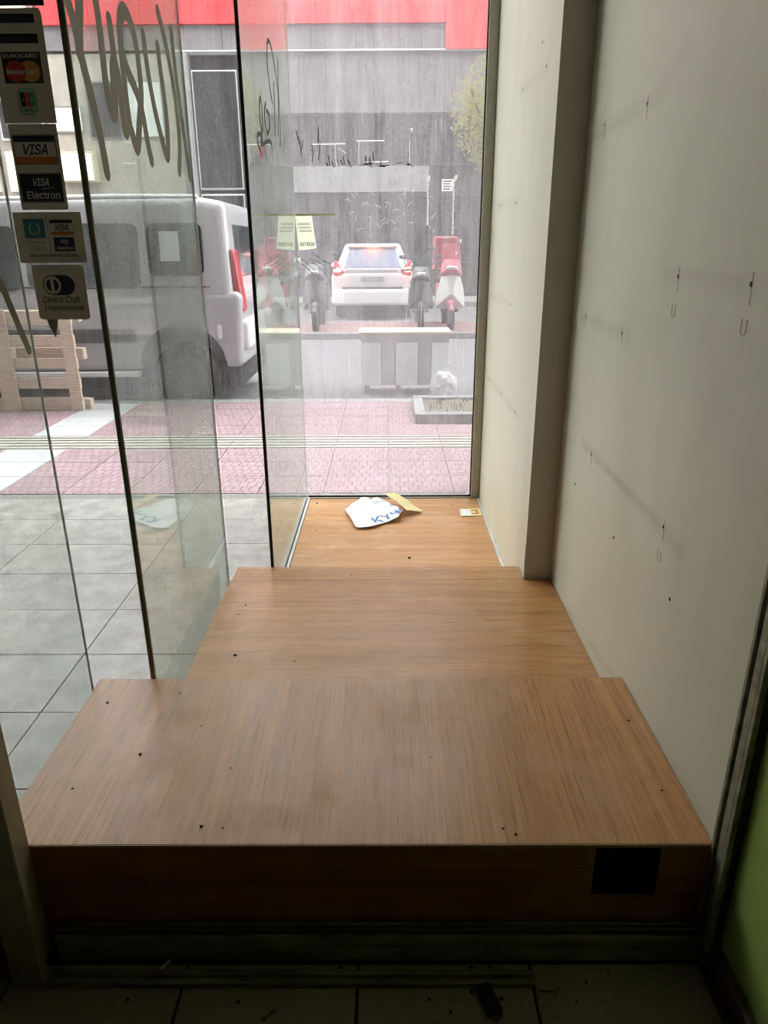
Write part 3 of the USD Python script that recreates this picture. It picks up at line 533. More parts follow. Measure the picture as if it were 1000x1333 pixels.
visa(s3, -0.7535, -0.7030, 1.4297, 1.4616); electron(s3, -0.7500, -0.7045, 1.3957, 1.4248)
tx(s3, 'lettering', 'IIIIIII IIIII II IIIIII IIII II IIII IIIII', -0.8093, -0.7013, 1.3843, 1.3890, 'ink_black', True)
s4 = sticker('rounded beige sticker with a split circle emblem, lowest of the column', rrect(-0.8113, -0.6925, 1.2460, 1.3662, 0.008), -0.75, 1.246)
a, b = Point(-0.7690, 1.3225), Point(-0.7395, 1.3225)
pr(s4, 'emblem_shade', shapely.union_all([a.buffer(0.0218), b.buffer(0.0218), sbox(-0.769, 1.3007, -0.7395, 1.3443)]), 'ink_navy'); pr(s4, 'emblem_disc', a.buffer(0.0205), 'card', .0003)
pr(s4, 'emblem_ring', a.buffer(0.0218).difference(a.buffer(0.0200)), 'ink_navy', .0004)
inner = a.buffer(0.0140); pr(s4, 'emblem_half', inner.difference(sbox(-0.7730, 1.30, -0.70, 1.35)), 'ink_navy', .0005); pr(s4, 'emblem_half', inner.difference(sbox(-0.85, 1.30, -0.7650, 1.35)), 'ink_navy', .0005)
tx(s4, 'lettering', 'Diners Club', -0.7960, -0.7090, 1.2835, 1.2985, 'ink_black', False, 0.12); tx(s4, 'lettering', 'International', -0.7960, -0.7020, 1.2660, 1.2790, 'ink_black', False, 0.12)

# ------------------------------------------------------------------ things lying about inside
def sheet(pts, z, amp, seed, t=0.0006, n=26, lift=None):
    """a sheet of paper with outline pts in (x, y), gently crumpled"""
    poly = Polygon(pts); x0, y0, x1, y1 = poly.bounds
    m = trimesh.creation.extrude_polygon(poly.segmentize(max(x1 - x0, y1 - y0) / n), t, engine='earcut')
    m = m.subdivide_to_size(max(x1 - x0, y1 - y0) / n * 1.6)
    v = m.vertices.copy(); h = meshkit.fbm(np.c_[v[:, :2] * 9, np.zeros(len(v))], 3, seed)
    m.vertices = np.c_[v[:, :2], z + v[:, 2] + amp * h + amp * .5 * np.abs(2 * meshkit.noise(np.c_[v[:, :2] * 17, np.zeros(len(v))], seed + 20) - 1) + (lift(v[:, 0], v[:, 1]) if lift is not None else 0)]; return m
ZP = 0.0108
fw = Thing('paper_flyer', 'crumpled white flyer with blue lettering on the lowest platform', 'flyer', (-0.05, 3.6, ZP))
ls = [(-0.235, 3.72), (-0.205, 3.83), (-0.16, 3.925), (-0.03, 3.915), (0.03, 3.79), (0.085, 3.68), (0.06, 3.58), (-0.015, 3.545), (-0.09, 3.475), (-0.165, 3.472)]
def crease(x, y, seed): return 0.020 * meshkit.fbm(np.c_[x * 9, y * 9, 0 * x], 3, seed) + 0.014 * np.abs(2 * meshkit.noise(np.c_[x * 15, y * 15, 0 * x], seed + 20) - 1) + 0.016 * np.clip((x + .02) / .1, 0, 1)
fw.part('sheet', sheet(ls, ZP, 0.0, 4, lift=lambda x, y: crease(x, y, 4)), 'paper_white')
tb = meshkit.text_mesh('\u039a\u03a5\u03a8', 0.085, 0.001, True); tb.apply_transform(trimesh.transformations.rotation_matrix(0.45, (0, 0, 1))); tb.apply_scale((.72, 1, 1)); tb.apply_translation((-0.070, 3.525, 0)); tb = tb.subdivide_to_size(.012)
vv = tb.vertices[:, :]
fw.part('lettering', trimesh.Trimesh(np.c_[vv[:, :2], ZP + 0.0014 + vv[:, 2] * .3 + crease(vv[:, 0], vv[:, 1], 4)], tb.faces, process=False), 'ink_blue', label='blue handwritten looking letters')
fy = Thing('paper_flyer', 'folded pale yellow flyer lying across the crumpled white one', 'flyer', (0.08, 3.8, ZP))
fy.part('sheet', sheet([(-0.02, 3.90), (0.005, 3.95), (0.10, 3.85), (0.200, 3.722), (0.105, 3.665), (0.03, 3.80)], ZP + 0.046, 0.010, 9, lift=lambda x, y: -0.040 * np.clip((x - .05) / .13, 0, 1) - .02 * np.clip((y - 3.9) / .05, 0, 1)), 'paper_yellow')
fc = Thing('paper_flyer', 'small white and yellow card against the pier on the lowest platform', 'card', (0.465, 3.71, ZP))
fc.part('sheet', sheet([(0.408, 3.775), (0.522, 3.782), (0.524, 3.662), (0.402, 3.655)], ZP, 0.004, 5), 'paper_yellow')
fc.part('print_field', sheet([(0.415, 3.765), (0.462, 3.768), (0.464, 3.668), (0.410, 3.664)], ZP + 0.0007, 0.004, 5), 'paper_white')
fc.part('print_mark', sheet([(0.470, 3.755), (0.505, 3.757), (0.507, 3.690), (0.470, 3.689), (0.470, 3.703), (0.496, 3.705), (0.495, 3.742), (0.470, 3.741)], ZP + 0.0009, 0.004, 5), 'ink_orange')
def blob(x, y, z, r, seed):
    m = trimesh.creation.icosphere(1, r); q = meshkit.noise(m.vertices / r * 1.3 + seed * 7.1, seed); m.vertices *= (0.6 + 0.8 * q)[:, None] * np.array([1.2, 1, .55])
    m.apply_translation((x, y, z - m.bounds[0][2] + 0.0002)); return m
CR = [(-0.387, 1.149, .28, 4.5), (-0.342, 1.145, .28, 2.5), (0.235, 1.142, .28, 3), (0.259, 1.127, .28, 3.4), (-0.586, 1.373, .28, 4.5), (-0.468, 1.479, .28, 2.5), (-0.559, 1.62, .28, 3.5), (-0.739, 1.577, .28, 4), (0.605, 1.496, .28, 4), (0.600, 1.25, .28, 3.2), (-0.70, 1.26, .28, 2.5), (-0.363, 1.325, .28, 2.5), (0.1, 1.36, .28, 2), (-.13, 1.23, .28, 2), (-.6, 1.5, .28, 2),
      (-0.497, 2.002, .16, 6), (-0.298, 1.964, .16, 3.5), (-0.526, 2.346, .16, 4), (-0.146, 2.60, .16, 4), (-0.541, 2.276, .16, 3), (.25, 2.2, .16, 2.5), (0.104, 3.103, .01, 8), (-0.407, 3.875, .01, 7), (-0.373, 3.459, .01, 5), (.37, 3.85, .01, 4)]
for zz, lb in ((.28, 'dark grit and crumbs scattered over the nearest platform'), (.16, 'dark grit scattered over the middle platform'), (.01, 'dark grit on the lowest platform behind the front glass')):
    single('crumbs', cat(*[blob(x, y, z, r / 1500, i) for i, (x, y, z, r) in enumerate(CR) if z == zz]), 'crumb', lb, 'crumbs', kind='stuff')
bp = Thing('plastic_scrap', 'black plastic block lying on the tiles by the metal strip', 'plastic piece', (0.195, 0.985, 0))
def spun(m, ang, at): m.apply_transform(trimesh.transformations.rotation_matrix(ang, (0, 0, 1))); m.apply_translation(at); return m
bp.part('body', spun(box(-0.0165, 0.0165, -0.034, 0.030, 0.0, 0.014, 0.004), 0.32, (0.196, 0.983, 0)), 'plastic_black')
bp.part('clip', spun(tube([(-0.010, -0.033, 0.006), (-0.003, -0.043, 0.004), (0.008, -0.036, 0.006)], 0.0018, 6), 0.32, (0.196, 0.983, 0)), 'screw')
for i, (x, y, an, lb) in enumerate(((-0.232, 0.955, 2.3, 'small dark screw on the tile in front of the metal strip'), (0.318, 1.000, 1.5, 'small dark screw right of the black plastic block'))):
    s_ = Thing('screw', lb, 'screw', (x, y, 0))
    s_.part('shank', spun(cyl((0, -0.012, .003), (0, 0.014, .003), 0.0017, 8), an, (x, y, 0)), 'screw'); s_.part('head', spun(cyl((0, 0.014, .0035), (0, 0.0165, .0035), 0.0035, 10), an, (x, y, 0)), 'screw')
single('wood_chip', spun(box(-0.003, 0.003, -0.014, 0.014, 0, 0.003, 0.001), -0.35, (0.334, 0.996, 0)), 'splinter', 'thin tan splinter on the floor tile beside the screw', 'splinter')
single('leaf_scrap', spun(box(-0.004, 0.004, -0.022, 0.022, 0.0, 0.002, 0.0008), -0.6, (-0.47, 1.053, 0.0)), 'hook_pale', 'pale scrap lying between sill and metal strip', 'scrap')
single('floor_crumbs', cat(*[blob(x, y, 0, r / 1000, 50 + i) for i, (x, y, r) in enumerate([(0.164, 1.0, 4), (0.222, 0.985, 3.5), (.17, 1.05, 4), (.21, 1.052, 3), (.12, .96, 2.5), (-.30, .98, 3), (-.52, .985, 3), (.40, 1.02, 2.5), (.45, 1.04, 2), (-.1, 1.052, 3), (.08, .985, 2.5), (.37, .98, 2)])]), 'crumb', 'dark grit scattered on the floor tiles at the sill', 'crumbs', kind='stuff')

# ------------------------------------------------------------------ entrance floor and pavement
ef = Thing('floor_entrance', 'grey marble slabs of the recessed entrance outside the glass', 'floor', kind='structure')
ef.part('slab', box(-3.5, XR, 1.10, 4.10, -0.15, -0.004), 'marble_joint')
for i in range(5):
    for j in range(9):
        x1, y0 = -0.432 - 0.690 * i + 0.345 * 0, 1.228 + 0.3475 * (j - 1)
        x0 = x1 - 0.687
        y1 = min(y0 + 0.3455, 4.095); y0c = max(y0, 1.103)
        if i == 0: x1 = -0.432
        if y1 - y0c > .03: ef.part('tile', box(x0, x1, y0c, y1, -0.02, 0.0 + rnd.uniform(-.0008, .0004), 0.0012), 'marble')
pv = Thing('pavement', 'pink patterned street pavement with white slab bands and a tactile strip', 'pavement', kind='structure')
pv.part('bed', box(-12.0, 9.0, 4.10, 6.86, -0.3, -0.012), 'kerb')
T = 0.40
def ptile(x0, x1, y0, y1, m): pv.part('tile', box(x0 + .002, x1 - .002, y0 + .002, y1 - .002, -0.02, rnd.uniform(-.0015, 0.001), 0.0025), m)
rows = [4.10, 4.45, 4.79, 5.13, 5.53, 5.87, 6.21, 6.54, 6.80]
cols_r = [-2.39 + T * k for k in range(19)]; cols_l = [-2.84 - T * k for k in range(7)]
for y0, y1 in zip(rows[:-1], rows[1:]):
    tact = abs(y0 - 5.13) < .01
    for a, b in list(zip(cols_r[:-1], cols_r[1:])) + [(b, a) for a, b in zip(cols_l[:-1], cols_l[1:])]:
        if y0 > 5.8 and b > 0.24 and a < 1.5 and y1 < 6.9:
            if a < 0.2: ptile(a, 0.235, y0, y1, 'pink')
            if y0 < 5.95: continue
            continue
        if tact:
            h = (y1 - y0) / 5
            pv.part('tactile_tile', cat(box(a + .002, b - .002, y0 + .002, y1 - .002, -0.02, -0.001), *[box(a + .004, b - .004, y0 + h * k + .012, y0 + h * k + .055, -0.001, 0.005, 0.002) for k in range(5)]), 'cream')
        else: ptile(a, b, y0, y1, 'pink')
    if not tact: pv.part('white_slab', box(-2.838, -2.392, y0 + .002, y1 - .002, -0.02, 0.0008, 0.0025), 'band')
    else: pv.part('tactile_tile', cat(box(-2.838, -2.392, y0 + .002, y1 - .002, -0.02, -0.001), *[box(-2.836, -2.394, y0 + .08 * k + .012, y0 + .08 * k + .055, -0.001, 0.005, 0.002) for k in range(5)]), 'cream')
for k in range(16): pv.part('kerb_stone', box(-6.0 + .8 * k + .003, -5.2 + .8 * k - .003, 6.80, 6.98, -0.3, 0.002, 0.012), 'kerb')

tp = Thing('tree_pit', 'low stone framed planting pit in the pavement', 'planter', (0.9, 6.4, 0))
tp.part('border', box(0.24, 1.75, 5.94, 6.03, -0.02, 0.075, 0.008), 'kerb'); tp.part('border', box(0.24, 1.75, 6.66, 6.75, -0.02, 0.075, 0.008), 'kerb')
tp.part('border', box(0.24, 0.33, 6.03, 6.66, -0.02, 0.073, 0.008), 'kerb'); tp.part('border', box(1.66, 1.75, 6.03, 6.66, -0.02, 0.073, 0.008), 'kerb')
g = trimesh.creation.box((1.33, .63, .04)).subdivide().subdivide().subdivide().subdivide(); vz = g.vertices; g.vertices = np.c_[vz[:, :2], vz[:, 2] + np.where(vz[:, 2] > 0, 0.05 * meshkit.fbm(np.c_[vz[:, :2] * 8, np.zeros(len(vz))], 3, 2), 0)]; g.apply_translation((0.995, 6.345, 0.005))
tp.part('soil', g, 'soil')
wd = []
for k in range(130):
    x, y = nrg.uniform(.36, 1.62), nrg.uniform(6.06, 6.62); h, a = nrg.uniform(.03, .09), nrg.uniform(0, 6.28); c, s = math.cos(a), math.sin(a)
    wd.append(trimesh.Trimesh([(x - .008 * s, y + .008 * c, .04), (x + .008 * s, y - .008 * c, .04), (x + .03 * c, y + .03 * s, .04 + h)], [(0, 1, 2), (2, 1, 0)], process=False))
tp.part('weeds', cat(*wd), 'weed', kind='stuff', smooth=False)

tg = Thing('ground', 'bare ground below the street and the shop', 'ground', kind='structure'); tg.part('surface', box(-60, 60, -30, 60, -0.6, -0.42), 'asphalt')
rd = Thing('road', 'grey asphalt street beyond the pavement', 'road', kind='structure'); rd.part('surface', box(-60, 60, 6.90, 26.0, -0.4, -0.10), 'asphalt')
md = Thing('pavement_far', 'reddish paved strip across the near lane with parked scooters', 'pavement', kind='structure')
md.part('paving', box(-40, 40, 12.78, 14.6, -0.2, 0.0), 'red_paving')
for k in range(24): md.part('kerb_stone', box(-12 + k, -11.005 + k, 12.66, 12.78, -0.2, 0.004, 0.01), 'kerb')
md.part('kerb_edge', box(-40, 40, 14.6, 14.72, -0.2, 0.004), 'kerb')
ps = Thing('pavement_opposite', 'grey pavement before the opposite shops', 'pavement', kind='structure'); ps.part('paving', box(-40, 40, 19.8, 22.4, -0.2, 0.03), 'kerb')

# ------------------------------------------------------------------ pallet leaning upright
pa = Thing('wooden_pallet', 'weathered wooden pallet standing on edge at the kerb by the van', 'pallet', (-3.3, 6.55, 0))
px0, px1, py = -3.93, -2.80, 6.50
for x0, x1 in ((px1 - .11, px1), (-3.54, -3.38), (px0, px0 + .11)): pa.part('upright_board', box(x0, x1, py - .022, py, 0.0, 0.90, .003), 'pallet')
for z0, z1 in ((0.77, 0.89), (0.58, 0.68), (0.385, 0.475), (0.20, 0.30), (0.0, 0.12)): pa.part('cross_board', box(px0, px1, py, py + .022, z0, z1, .003), 'pallet')
for z in (0.79, 0.46, 0.0):
    for x0, x1 in ((px1 - .10, px1 + .055), (-3.53, -3.39), (px0, px0 + .10)): pa.part('block', box(x0, x1, py + .022, py + .10, z, z + .10, .004), 'pallet')
for z0 in (0.79, 0.46, 0.0): pa.part('back_board', box(px0, px1, py + .10, py + .12, z0, z0 + .10, .003), 'pallet')

# ------------------------------------------------------------------ vehicles
def wheel(t, x, y, z, r, w, axis='y', name='wheel'):
    d = np.array((0, 1, 0) if axis == 'y' else (1, 0, 0), float); c = np.array((x, y, z))
    ty = trimesh.creation.annulus(r * .62, r, w, sections=40) ; R = trimesh.geometry.align_vectors((0, 0, 1), d); ty.apply_transform(R); ty.apply_translation(c)
    p = t.part('tyre', ty, 'rubber')
    rim = cat(cyl(c - d * w * .35, c + d * w * .35, r * .62, 32), cyl(c - d * w * .42, c + d * w * .42, r * .2, 16)); t.part('wheel_rim', rim, 'rim_steel')
VY0, VY1 = 6.98, 8.70
vn = Thing('van', 'pale grey van parked along the kerb, seen side on', 'van', (-3.5, 7.85, -0.1))
lower = hull([(x, y, z, .07) for x, z in ((-1.46, .38), (-1.44, .95), (-5.55, .30), (-5.60, .70), (-5.15, .98)) for y in (VY0 + .07, VY1 - .07)])
upper = hull([(x, y, z, .10) for x, z in ((-1.54, 1.0), (-1.58, 1.72), (-1.80, 1.755), (-3.9, 1.74), (-4.95, 1.0)) for y in ((VY0 + .11, VY1 - .11) if z < 1.3 else (VY0 + .19, VY1 - .19))])
arch = m3.Manifold.cylinder(.5, .42, .42, 48).rotate((90, 0, 0))
body = lower + upper
for x in (-1.97, -4.75): body = body - arch.translate((x, VY0 + .35, .31)) - arch.translate((x, VY1 + .15, .31))
vn.part('body', tm(body), 'van_paint', smooth=40)
def side(shape, inset_lo, inset_hi, z0, z1, t=.012):
    """panel laid on the sloping van side"""
    m = extrude(shape, t); v = m.vertices; k = np.clip((v[:, 1] - z0) / (z1 - z0), 0, 1); m.vertices = np.c_[v[:, 0], VY0 + inset_lo + k * (inset_hi - inset_lo) - v[:, 2], v[:, 1]]; return m
SI = (0.008, 0.088, 1.0, 1.74)
def vwin(x0, x1, z0, z1, nm='side_window'):
    pth = vn.part(nm, side(rrect(x0, x1, z0, z1, .07), *SI), 'car_glass'); return pth
wq = vwin(-2.22, -1.70, 1.16, 1.62); vwin(-3.36, -2.30, 1.05, 1.62); vwin(-4.25, -3.44, 1.03, 1.60)
vn.part('window_paper', side(sbox(-2.10, 1.29, -1.92, 1.55), SI[0] - .013, SI[1] - .013, 1.0, 1.74, .003), 'facade_white', label='pale patch standing in for the opposite window seen through', parent=wq)  # pale patch paints the light showing through from the far window
vn.part('side_moulding', box(-4.3, -2.40, VY0 - .012, VY0 + .02, .55, .68, .006), 'trim_dark'); vn.part('door_rail', box(-4.0, -1.66, VY0 - .008, VY0 + .05, 1.055, 1.07, .003), 'trim_dark')
vn.part('sill', box(-4.3, -2.42, VY0 - .006, VY0 + .1, .22, .275, .01), 'white_car', label='white sill strip'); vn.part('underside', box(-5.4, -1.45, VY0 + .12, VY1 - .1, .10, .32), 'rubber')
vn.part('roof_rail', tube([(-1.75, VY0 + .15, 1.845), (-2.6, VY0 + .15, 1.85), (-3.9, VY0 + .15, 1.83)], .022, 8), 'white_car')  # white tube paints the bright highlight along the roof edge
for x in (-1.97, -4.75): wheel(vn, x, VY0 + .14, .22, .32, .2); wheel(vn, x, VY1 - .14, .22, .32, .2)
for yy, d in ((VY0, 1), (VY1, -1)): vn.part('tail_light', hullm([(-1.40, yy + d * .09, .86, .045), (-1.46, yy + d * .13, 1.36, .035), (-1.40, yy + d * .22, .86, .045), (-1.45, yy + d * .22, 1.36, .035)], 12), 'tail_red')
vn.part('rear_bumper', hullm([(-1.38, VY0 + .12, z, .06) for z in (.52, .70)] + [(-1.38, VY1 - .12, z, .06) for z in (.52, .70)] + [(-1.6, VY0 + .055, .70, .06), (-1.6, VY0 + .055, .60, .06)], 16), 'white_car')
vn.part('rear_window', hullm([(-1.46, y, z, .02) for y, z in ((VY0 + .30, 1.15), (VY1 - .30, 1.15))] + [(-1.485, y, z, .02) for y, z in ((VY0 + .33, 1.6), (VY1 - .33, 1.6))], 8), 'car_glass')
vn.part('windscreen', hullm([(-4.98, y, 1.08, .02) for y in (VY0 + .25, VY1 - .25)] + [(-4.08, y, 1.70, .02) for y in (VY0 + .32, VY1 - .32)], 8), 'car_glass')

CXc, CY = -0.30, 16.2
ct = Thing('car', 'white hatchback with lit brake lights driving away in the street', 'car', (CXc, 18, -0.1))
cb = hull([(CXc + sx * dx, y, z, .10) for sx in (-1, 1) for dx, y, z in ((.80, CY + .14, .30), (.80, CY + .12, .78), (.78, CY + .35, .86), (.80, CY + 3.7, .32), (.74, CY + 3.75, .66), (.74, CY + 2.9, .86))])
cg = hull([(CXc + sx * dx, y, z, .08) for sx in (-1, 1) for dx, y, z in ((.74, CY + .16, .90), (.54, CY + .42, 1.39), (.54, CY + 1.6, 1.41), (.70, CY + 2.75, .90))])
carch = m3.Manifold.cylinder(.35, .34, .34, 40).rotate((0, 90, 0)); bb_ = cb + cg
for y in (CY + .75, CY + 3.1):
    bb_ = bb_ - carch.translate((CXc - 1.0, y, .22)) - carch.translate((CXc + .65, y, .22))
ct.part('body', tm(bb_), 'white_car', smooth=40)
ct.part('rear_window', hullm([(CXc + s * .60, CY + .085, .985, .02) for s in (-1, 1)] + [(CXc + s * .48, CY + .31, 1.36, .02) for s in (-1, 1)], 10), 'car_glass_blue')
for s in (-1, 1):
    for a, b, y0 in ((.35, .95, 0), (1.05, 1.7, 0)): ct.part('side_window', hullm([(CXc + s * .815, CY + a + .05, .98, .01), (CXc + s * .815, CY + b, .98, .01), (CXc + s * .645, CY + a + .15, 1.33, .01), (CXc + s * .645, CY + b - .05, 1.33, .01)], 8), 'car_glass')
    ct.part('tail_light', hullm([(CXc + s * .80, CY + .06, .86, .05), (CXc + s * .80, CY + .10, 1.10, .04), (CXc + s * .66, CY + .04, .90, .04)], 14), 'tail_red')
    ct.part('brake_light', hullm([(CXc + s * .80, CY + .00, .955, .045), (CXc + s * .72, CY - .01, .95, .045)], 12), 'brake', label='glowing brake light')
    ct.part('mirror', hullm([(CXc + s * .92, CY + 2.2, .98, .06), (CXc + s * 1.0, CY + 2.2, 1.0, .05)], 10), 'white_car')
ct.part('high_brake_light', hullm([(CXc - .09, CY + .19, 1.435, .028), (CXc + .11, CY + .19, 1.435, .028)], 10), 'brake', label='glowing middle brake light under the roof edge')
ct.part('roof_spoiler', hullm([(CXc - .52, CY + .28, 1.425, .025), (CXc + .52, CY + .28, 1.425, .025), (CXc - .5, CY + .5, 1.45, .03), (CXc + .5, CY + .5, 1.45, .03)], 10), 'white_car')
ct.part('tailgate_trim', hullm([(CXc - .56, CY + .0, .955, .025), (CXc + .56, CY + .0, .955, .025), (CXc + .56, CY + .02, .90, .02), (CXc - .56, CY + .02, .90, .02)], 10), 'white_car')
ct.part('plate', box(CXc - .26, CXc + .26, CY - .01, CY + .02, .70, .81, .003), 'plate'); ct.part('plate_lettering', text('III IIII', CXc - .23, CXc + .23, .72, .79, True, 0, CY - .011), 'plate_ink')
ct.part('bumper', hullm([(CXc + s * .82, CY + .08, z, .08) for s in (-1, 1) for z in (.28, .48)] + [(CXc + s * .6, CY - .02, z, .07) for s in (-1, 1) for z in (.28, .48)], 14), 'white_car')
ct.part('bumper_gap', box(CXc - .66, CXc + .66, CY - .03, CY + .1, .565, .60, .01), 'trim_dark'); ct.part('underside', box(CXc - .75, CXc + .75, CY + .2, CY + 3.6, .06, .25), 'rubber')
for y in (CY + .75, CY + 3.1):
    for s in (-1, 1): wheel(ct, CXc + s * .74, y, .20, .30, .19, 'x')

def scooter(label, x, y, main, apron, scale=1.0, ts=0.0):
    """scooter standing with its front towards the shop, wheel axle across x"""
    t = Thing('scooter', label, 'scooter', (x, y, 0))
    S = lambda *p: [(x + a * scale, y + b * scale, c * scale, r * scale) for a, b, c, r in p]
    wheel(t, x, y - .10, .24 * scale, .24 * scale, .10, 'x'); wheel(t, x, y + 1.15 * scale, .24 * scale, .24 * scale, .11, 'x')
    t.part('front_fender', hullm(S((0, -.12, .44, .07), (0, -.28, .34, .05), (0, .10, .42, .06))), main)
    t.part('leg_shield', hullm(S((-.22, .12, .38, .03), (.22, .12, .38, .03), (-.20, .10, .62, .03), (.20, .10, .62, .03), (-.08, .02, .95, .05), (.08, .02, .95, .05), (0, -.05, .60, .06))), apron)
    t.part('front_fairing', hullm(S((-.12, 0, .92, .06), (.12, 0, .92, .06), (-.10, .04, 1.08, .05), (.10, .04, 1.08, .05), (0, -.08, 1.0, .06))), main)
    t.part('headlight', hullm(S((-.05, -.13, 1.0, .035), (.05, -.13, 1.0, .035))), 'chrome')
    t.part('handlebar', hull_chain(np.array([(x - .36 * scale, y + .14, 1.06 * scale), (x - .1, y + .06, 1.08 * scale), (x + .1, y + .06, 1.08 * scale), (x + .36 * scale, y + .14, 1.06 * scale)]), np.full(4, .02), 8), 'rubber')
    for s in (-1, 1):
        st = t.part('mirror_stalk', tube([(x + s * .26 * scale, y + .11, 1.07 * scale), (x + s * .32 * scale, y + .09, 1.26 * scale)], .010, 6), 'rubber')
        t.part('mirror', hullm([(x + s * .30 * scale, y + .08, 1.30 * scale, .04), (x + s * .38 * scale, y + .08, 1.30 * scale, .035)], 10), 'rubber', parent=st)
    t.part('floor_board', box(x - .16, x + .16, y + .15, y + .55, .28 * scale, .34 * scale, .02), 'trim_dark')
    t.part('rear_body', hullm(S((-.15, .55, .40, .07), (.15, .55, .40, .07), (-.16, .62, .68, .06), (.16, .62, .68, .06), (-.10, 1.35, .66, .05), (.10, 1.35, .66, .05))), main)
    t.part('seat', hullm(S((-.12, .60, .78, .06), (.12, .60, .78, .06), (-.11, 1.25, .80, .06), (.11, 1.25, .80, .06))), 'rubber')
    if ts: t.part('top_box', hullm(S(*[(a, b, c, .05) for a in (-.17, .17) for b in (1.2, 1.55) for c in (.95, .95 + ts)])), main)
    t.part('windscreen', hullm(S((-.16, .03, 1.10, .01), (.16, .03, 1.10, .01), (-.13, .14, 1.36, .01), (.13, .14, 1.36, .01))), main if ts else 'car_glass')
    return t
scooter('dark scooter parked just left of the white hatchback', -1.26, 13.15, 'scooter_dark', 'scooter_dark', 1.0)
scooter('dark scooter parked just right of the white hatchback', 0.62, 13.45, 'scooter_dark', 'scooter_dark', 0.95)
scooter('red scooter with pale lower shield and tall red top box', 1.14, 13.2, 'scooter_red', 'scooter_pale', 1.06, 0.5)

br = Thing('street_planter', 'white slatted street planter with tan rim at the kerb', 'planter', (0.2, 7.85, -0.1))
bx0, bx1, by = -0.275, 0.665, 7.70
br.part('rim', box(bx0 - .02, bx1 + .02, by - .03, by + .42, .535, .565, .004), 'tan'); br.part('fascia', box(bx0, bx1, by, by + .02, .45, .537), 'grey_plastic'); br.part('back_panel', box(bx0 + .005, bx1 - .005, by + .37, by + .39, .0, .537), 'grey_plastic')
ws = [(bx0, -.060, 1), (-.060, .095, 0), (.095, .335, 1), (.335, .475, 0), (.475, bx1, 1)]
for a, b, w in ws: br.part('panel', box(a + .003, b - .003, by - (.012 if w else -.006), by + .018, .0 if w else .02, .45, .003), 'white_plastic' if w else 'grey_plastic')
br.part('floor', box(bx0, bx1, by, by + .39, 0.0, .02), 'grey_plastic'); br.part('end_panel', box(bx0, bx0 + .015, by + .02, by + .37, 0.02, .537), 'grey_plastic'); br.part('end_panel', box(bx1 - .015, bx1, by + .02, by + .37, 0.02, .537), 'grey_plastic')
br.part('soil', box(bx0 + .015, bx1 - .015, by + .02, by + .37, .40, .47), 'soil')
for a in (-.24, .10, .58):
    br.part('leg', box(a, a + .05, by + .02, by + .08, -.10, 0.0, .003), 'trim_dark'); br.part('leg', box(a, a + .05, by + .30, by + .36, -.10, 0.0, .003), 'trim_dark')
bg = trimesh.creation.icosphere(4, 1.0); nv = meshkit.fbm(bg.vertices * 2.2 + 5, 4, 8); bg.vertices *= (0.72 + 0.5 * nv)[:, None]; bg.vertices *= np.array([.14, .10, .16]); bg.vertices[:, 2] = np.maximum(bg.vertices[:, 2], -.12); bg.apply_translation((.60, 7.52, .02))
hb = Thing('plastic_bag', 'crumpled white plastic bag leaning on the right end of the slatted planter', 'bag', (.6, 7.52, -.1)); hb.part('sack', bg, 'bag'); hb.part('handle', tube([(.64, 7.52, .12), (.68, 7.53, .22), (.66, 7.55, .26), (.62, 7.54, .13)], .008, 6), 'bag')

# ------------------------------------------------------------------ opposite buildings
fb = Thing('opposite_building', 'grey shop building across the street with a red fascia sign', 'building', (-1, 22.4, 0))
FY = 22.0
fb.part('wall', box(-9.3, 9.0, FY + .3, FY + 4, 0, 11.5), 'facade_dim')
for k in range(12):
    x0 = -9.1 + 1.35 * k; x1 = x0 + 1.342
    if x1 < 1.5: fb.part('sign_panel', box(x0, x1, FY - .15, FY + .3, 6.90, 9.2, .006), 'sign_red')
    else: fb.part('sign_panel', box(x0 if x0 > 1.58 else 1.58, x1, FY - .15, FY + .3, 6.30, 9.2, .006), 'sign_red')
fb.part('sign_panel', box(.352, 1.574, FY - .15, FY + .3, 6.90, 9.2, .006), 'sign_red')
for k in range(6): fb.part('fascia_panel', box(-5.5 + 1.18 * k, -5.5 + 1.18 * k + 1.172, FY - .05, FY + .3, 6.34, 6.89, .004), 'facade_grey')
fb.part('fascia_panel', box(-9.1, -5.51, FY - .05, FY + .3, 6.34, 6.89), 'facade_grey')
fb.part('ledge', box(-5.6, 2.9, FY - .10, FY + .3, 6.29, 6.325), 'facade_white'); fb.part('spandrel', box(-3.9, 8, FY, FY + .3, 4.85, 6.28), 'facade_grey')
for x0, x1 in ((-2.62, -1.55), (-1.47, -.4), (-.32, .75), (.83, 1.9), (1.98, 3.05)):
    f_ = fb.part('window_frame', box(x0 - .04, x1 + .04, FY + .02, FY + .3, 3.55, 4.85), 'facade_dim'); fb.part('pane', box(x0, x1, FY - .005, FY + .02, 3.60, 4.80), 'shop_glass', parent=f_)
fb.part('sign_board', box(-2.68, 1.20, FY - .14, FY + .3, 2.86, 3.52, .006), 'facade_pale', label='pale grey shop sign board'); fb.part('sign_lettering', text('\u03bb\u03bb\u03bf', .06, .42, 3.02, 3.22, False, .2, FY - .141, .01), 'facade_dim')
for x0, x1 in ((-2.62, -1.0), (-.92, .7), (.78, 2.4), (2.48, 4.1)):
    f_ = fb.part('shop_frame', box(x0 - .04, x1 + .04, FY + .05, FY + .3, 0.1, 2.82), 'trim_dark'); fb.part('pane', box(x0, x1, FY + .03, FY + .05, .2, 2.76), 'shop_glass', parent=f_)
fb.part('column', box(-5.62, -5.28, FY - .1, FY + .3, 0, 6.28, .01), 'facade_pale'); fb.part('column', box(-3.95, -3.55, FY - .1, FY + .3, 0, 6.28, .01), 'facade_grey')
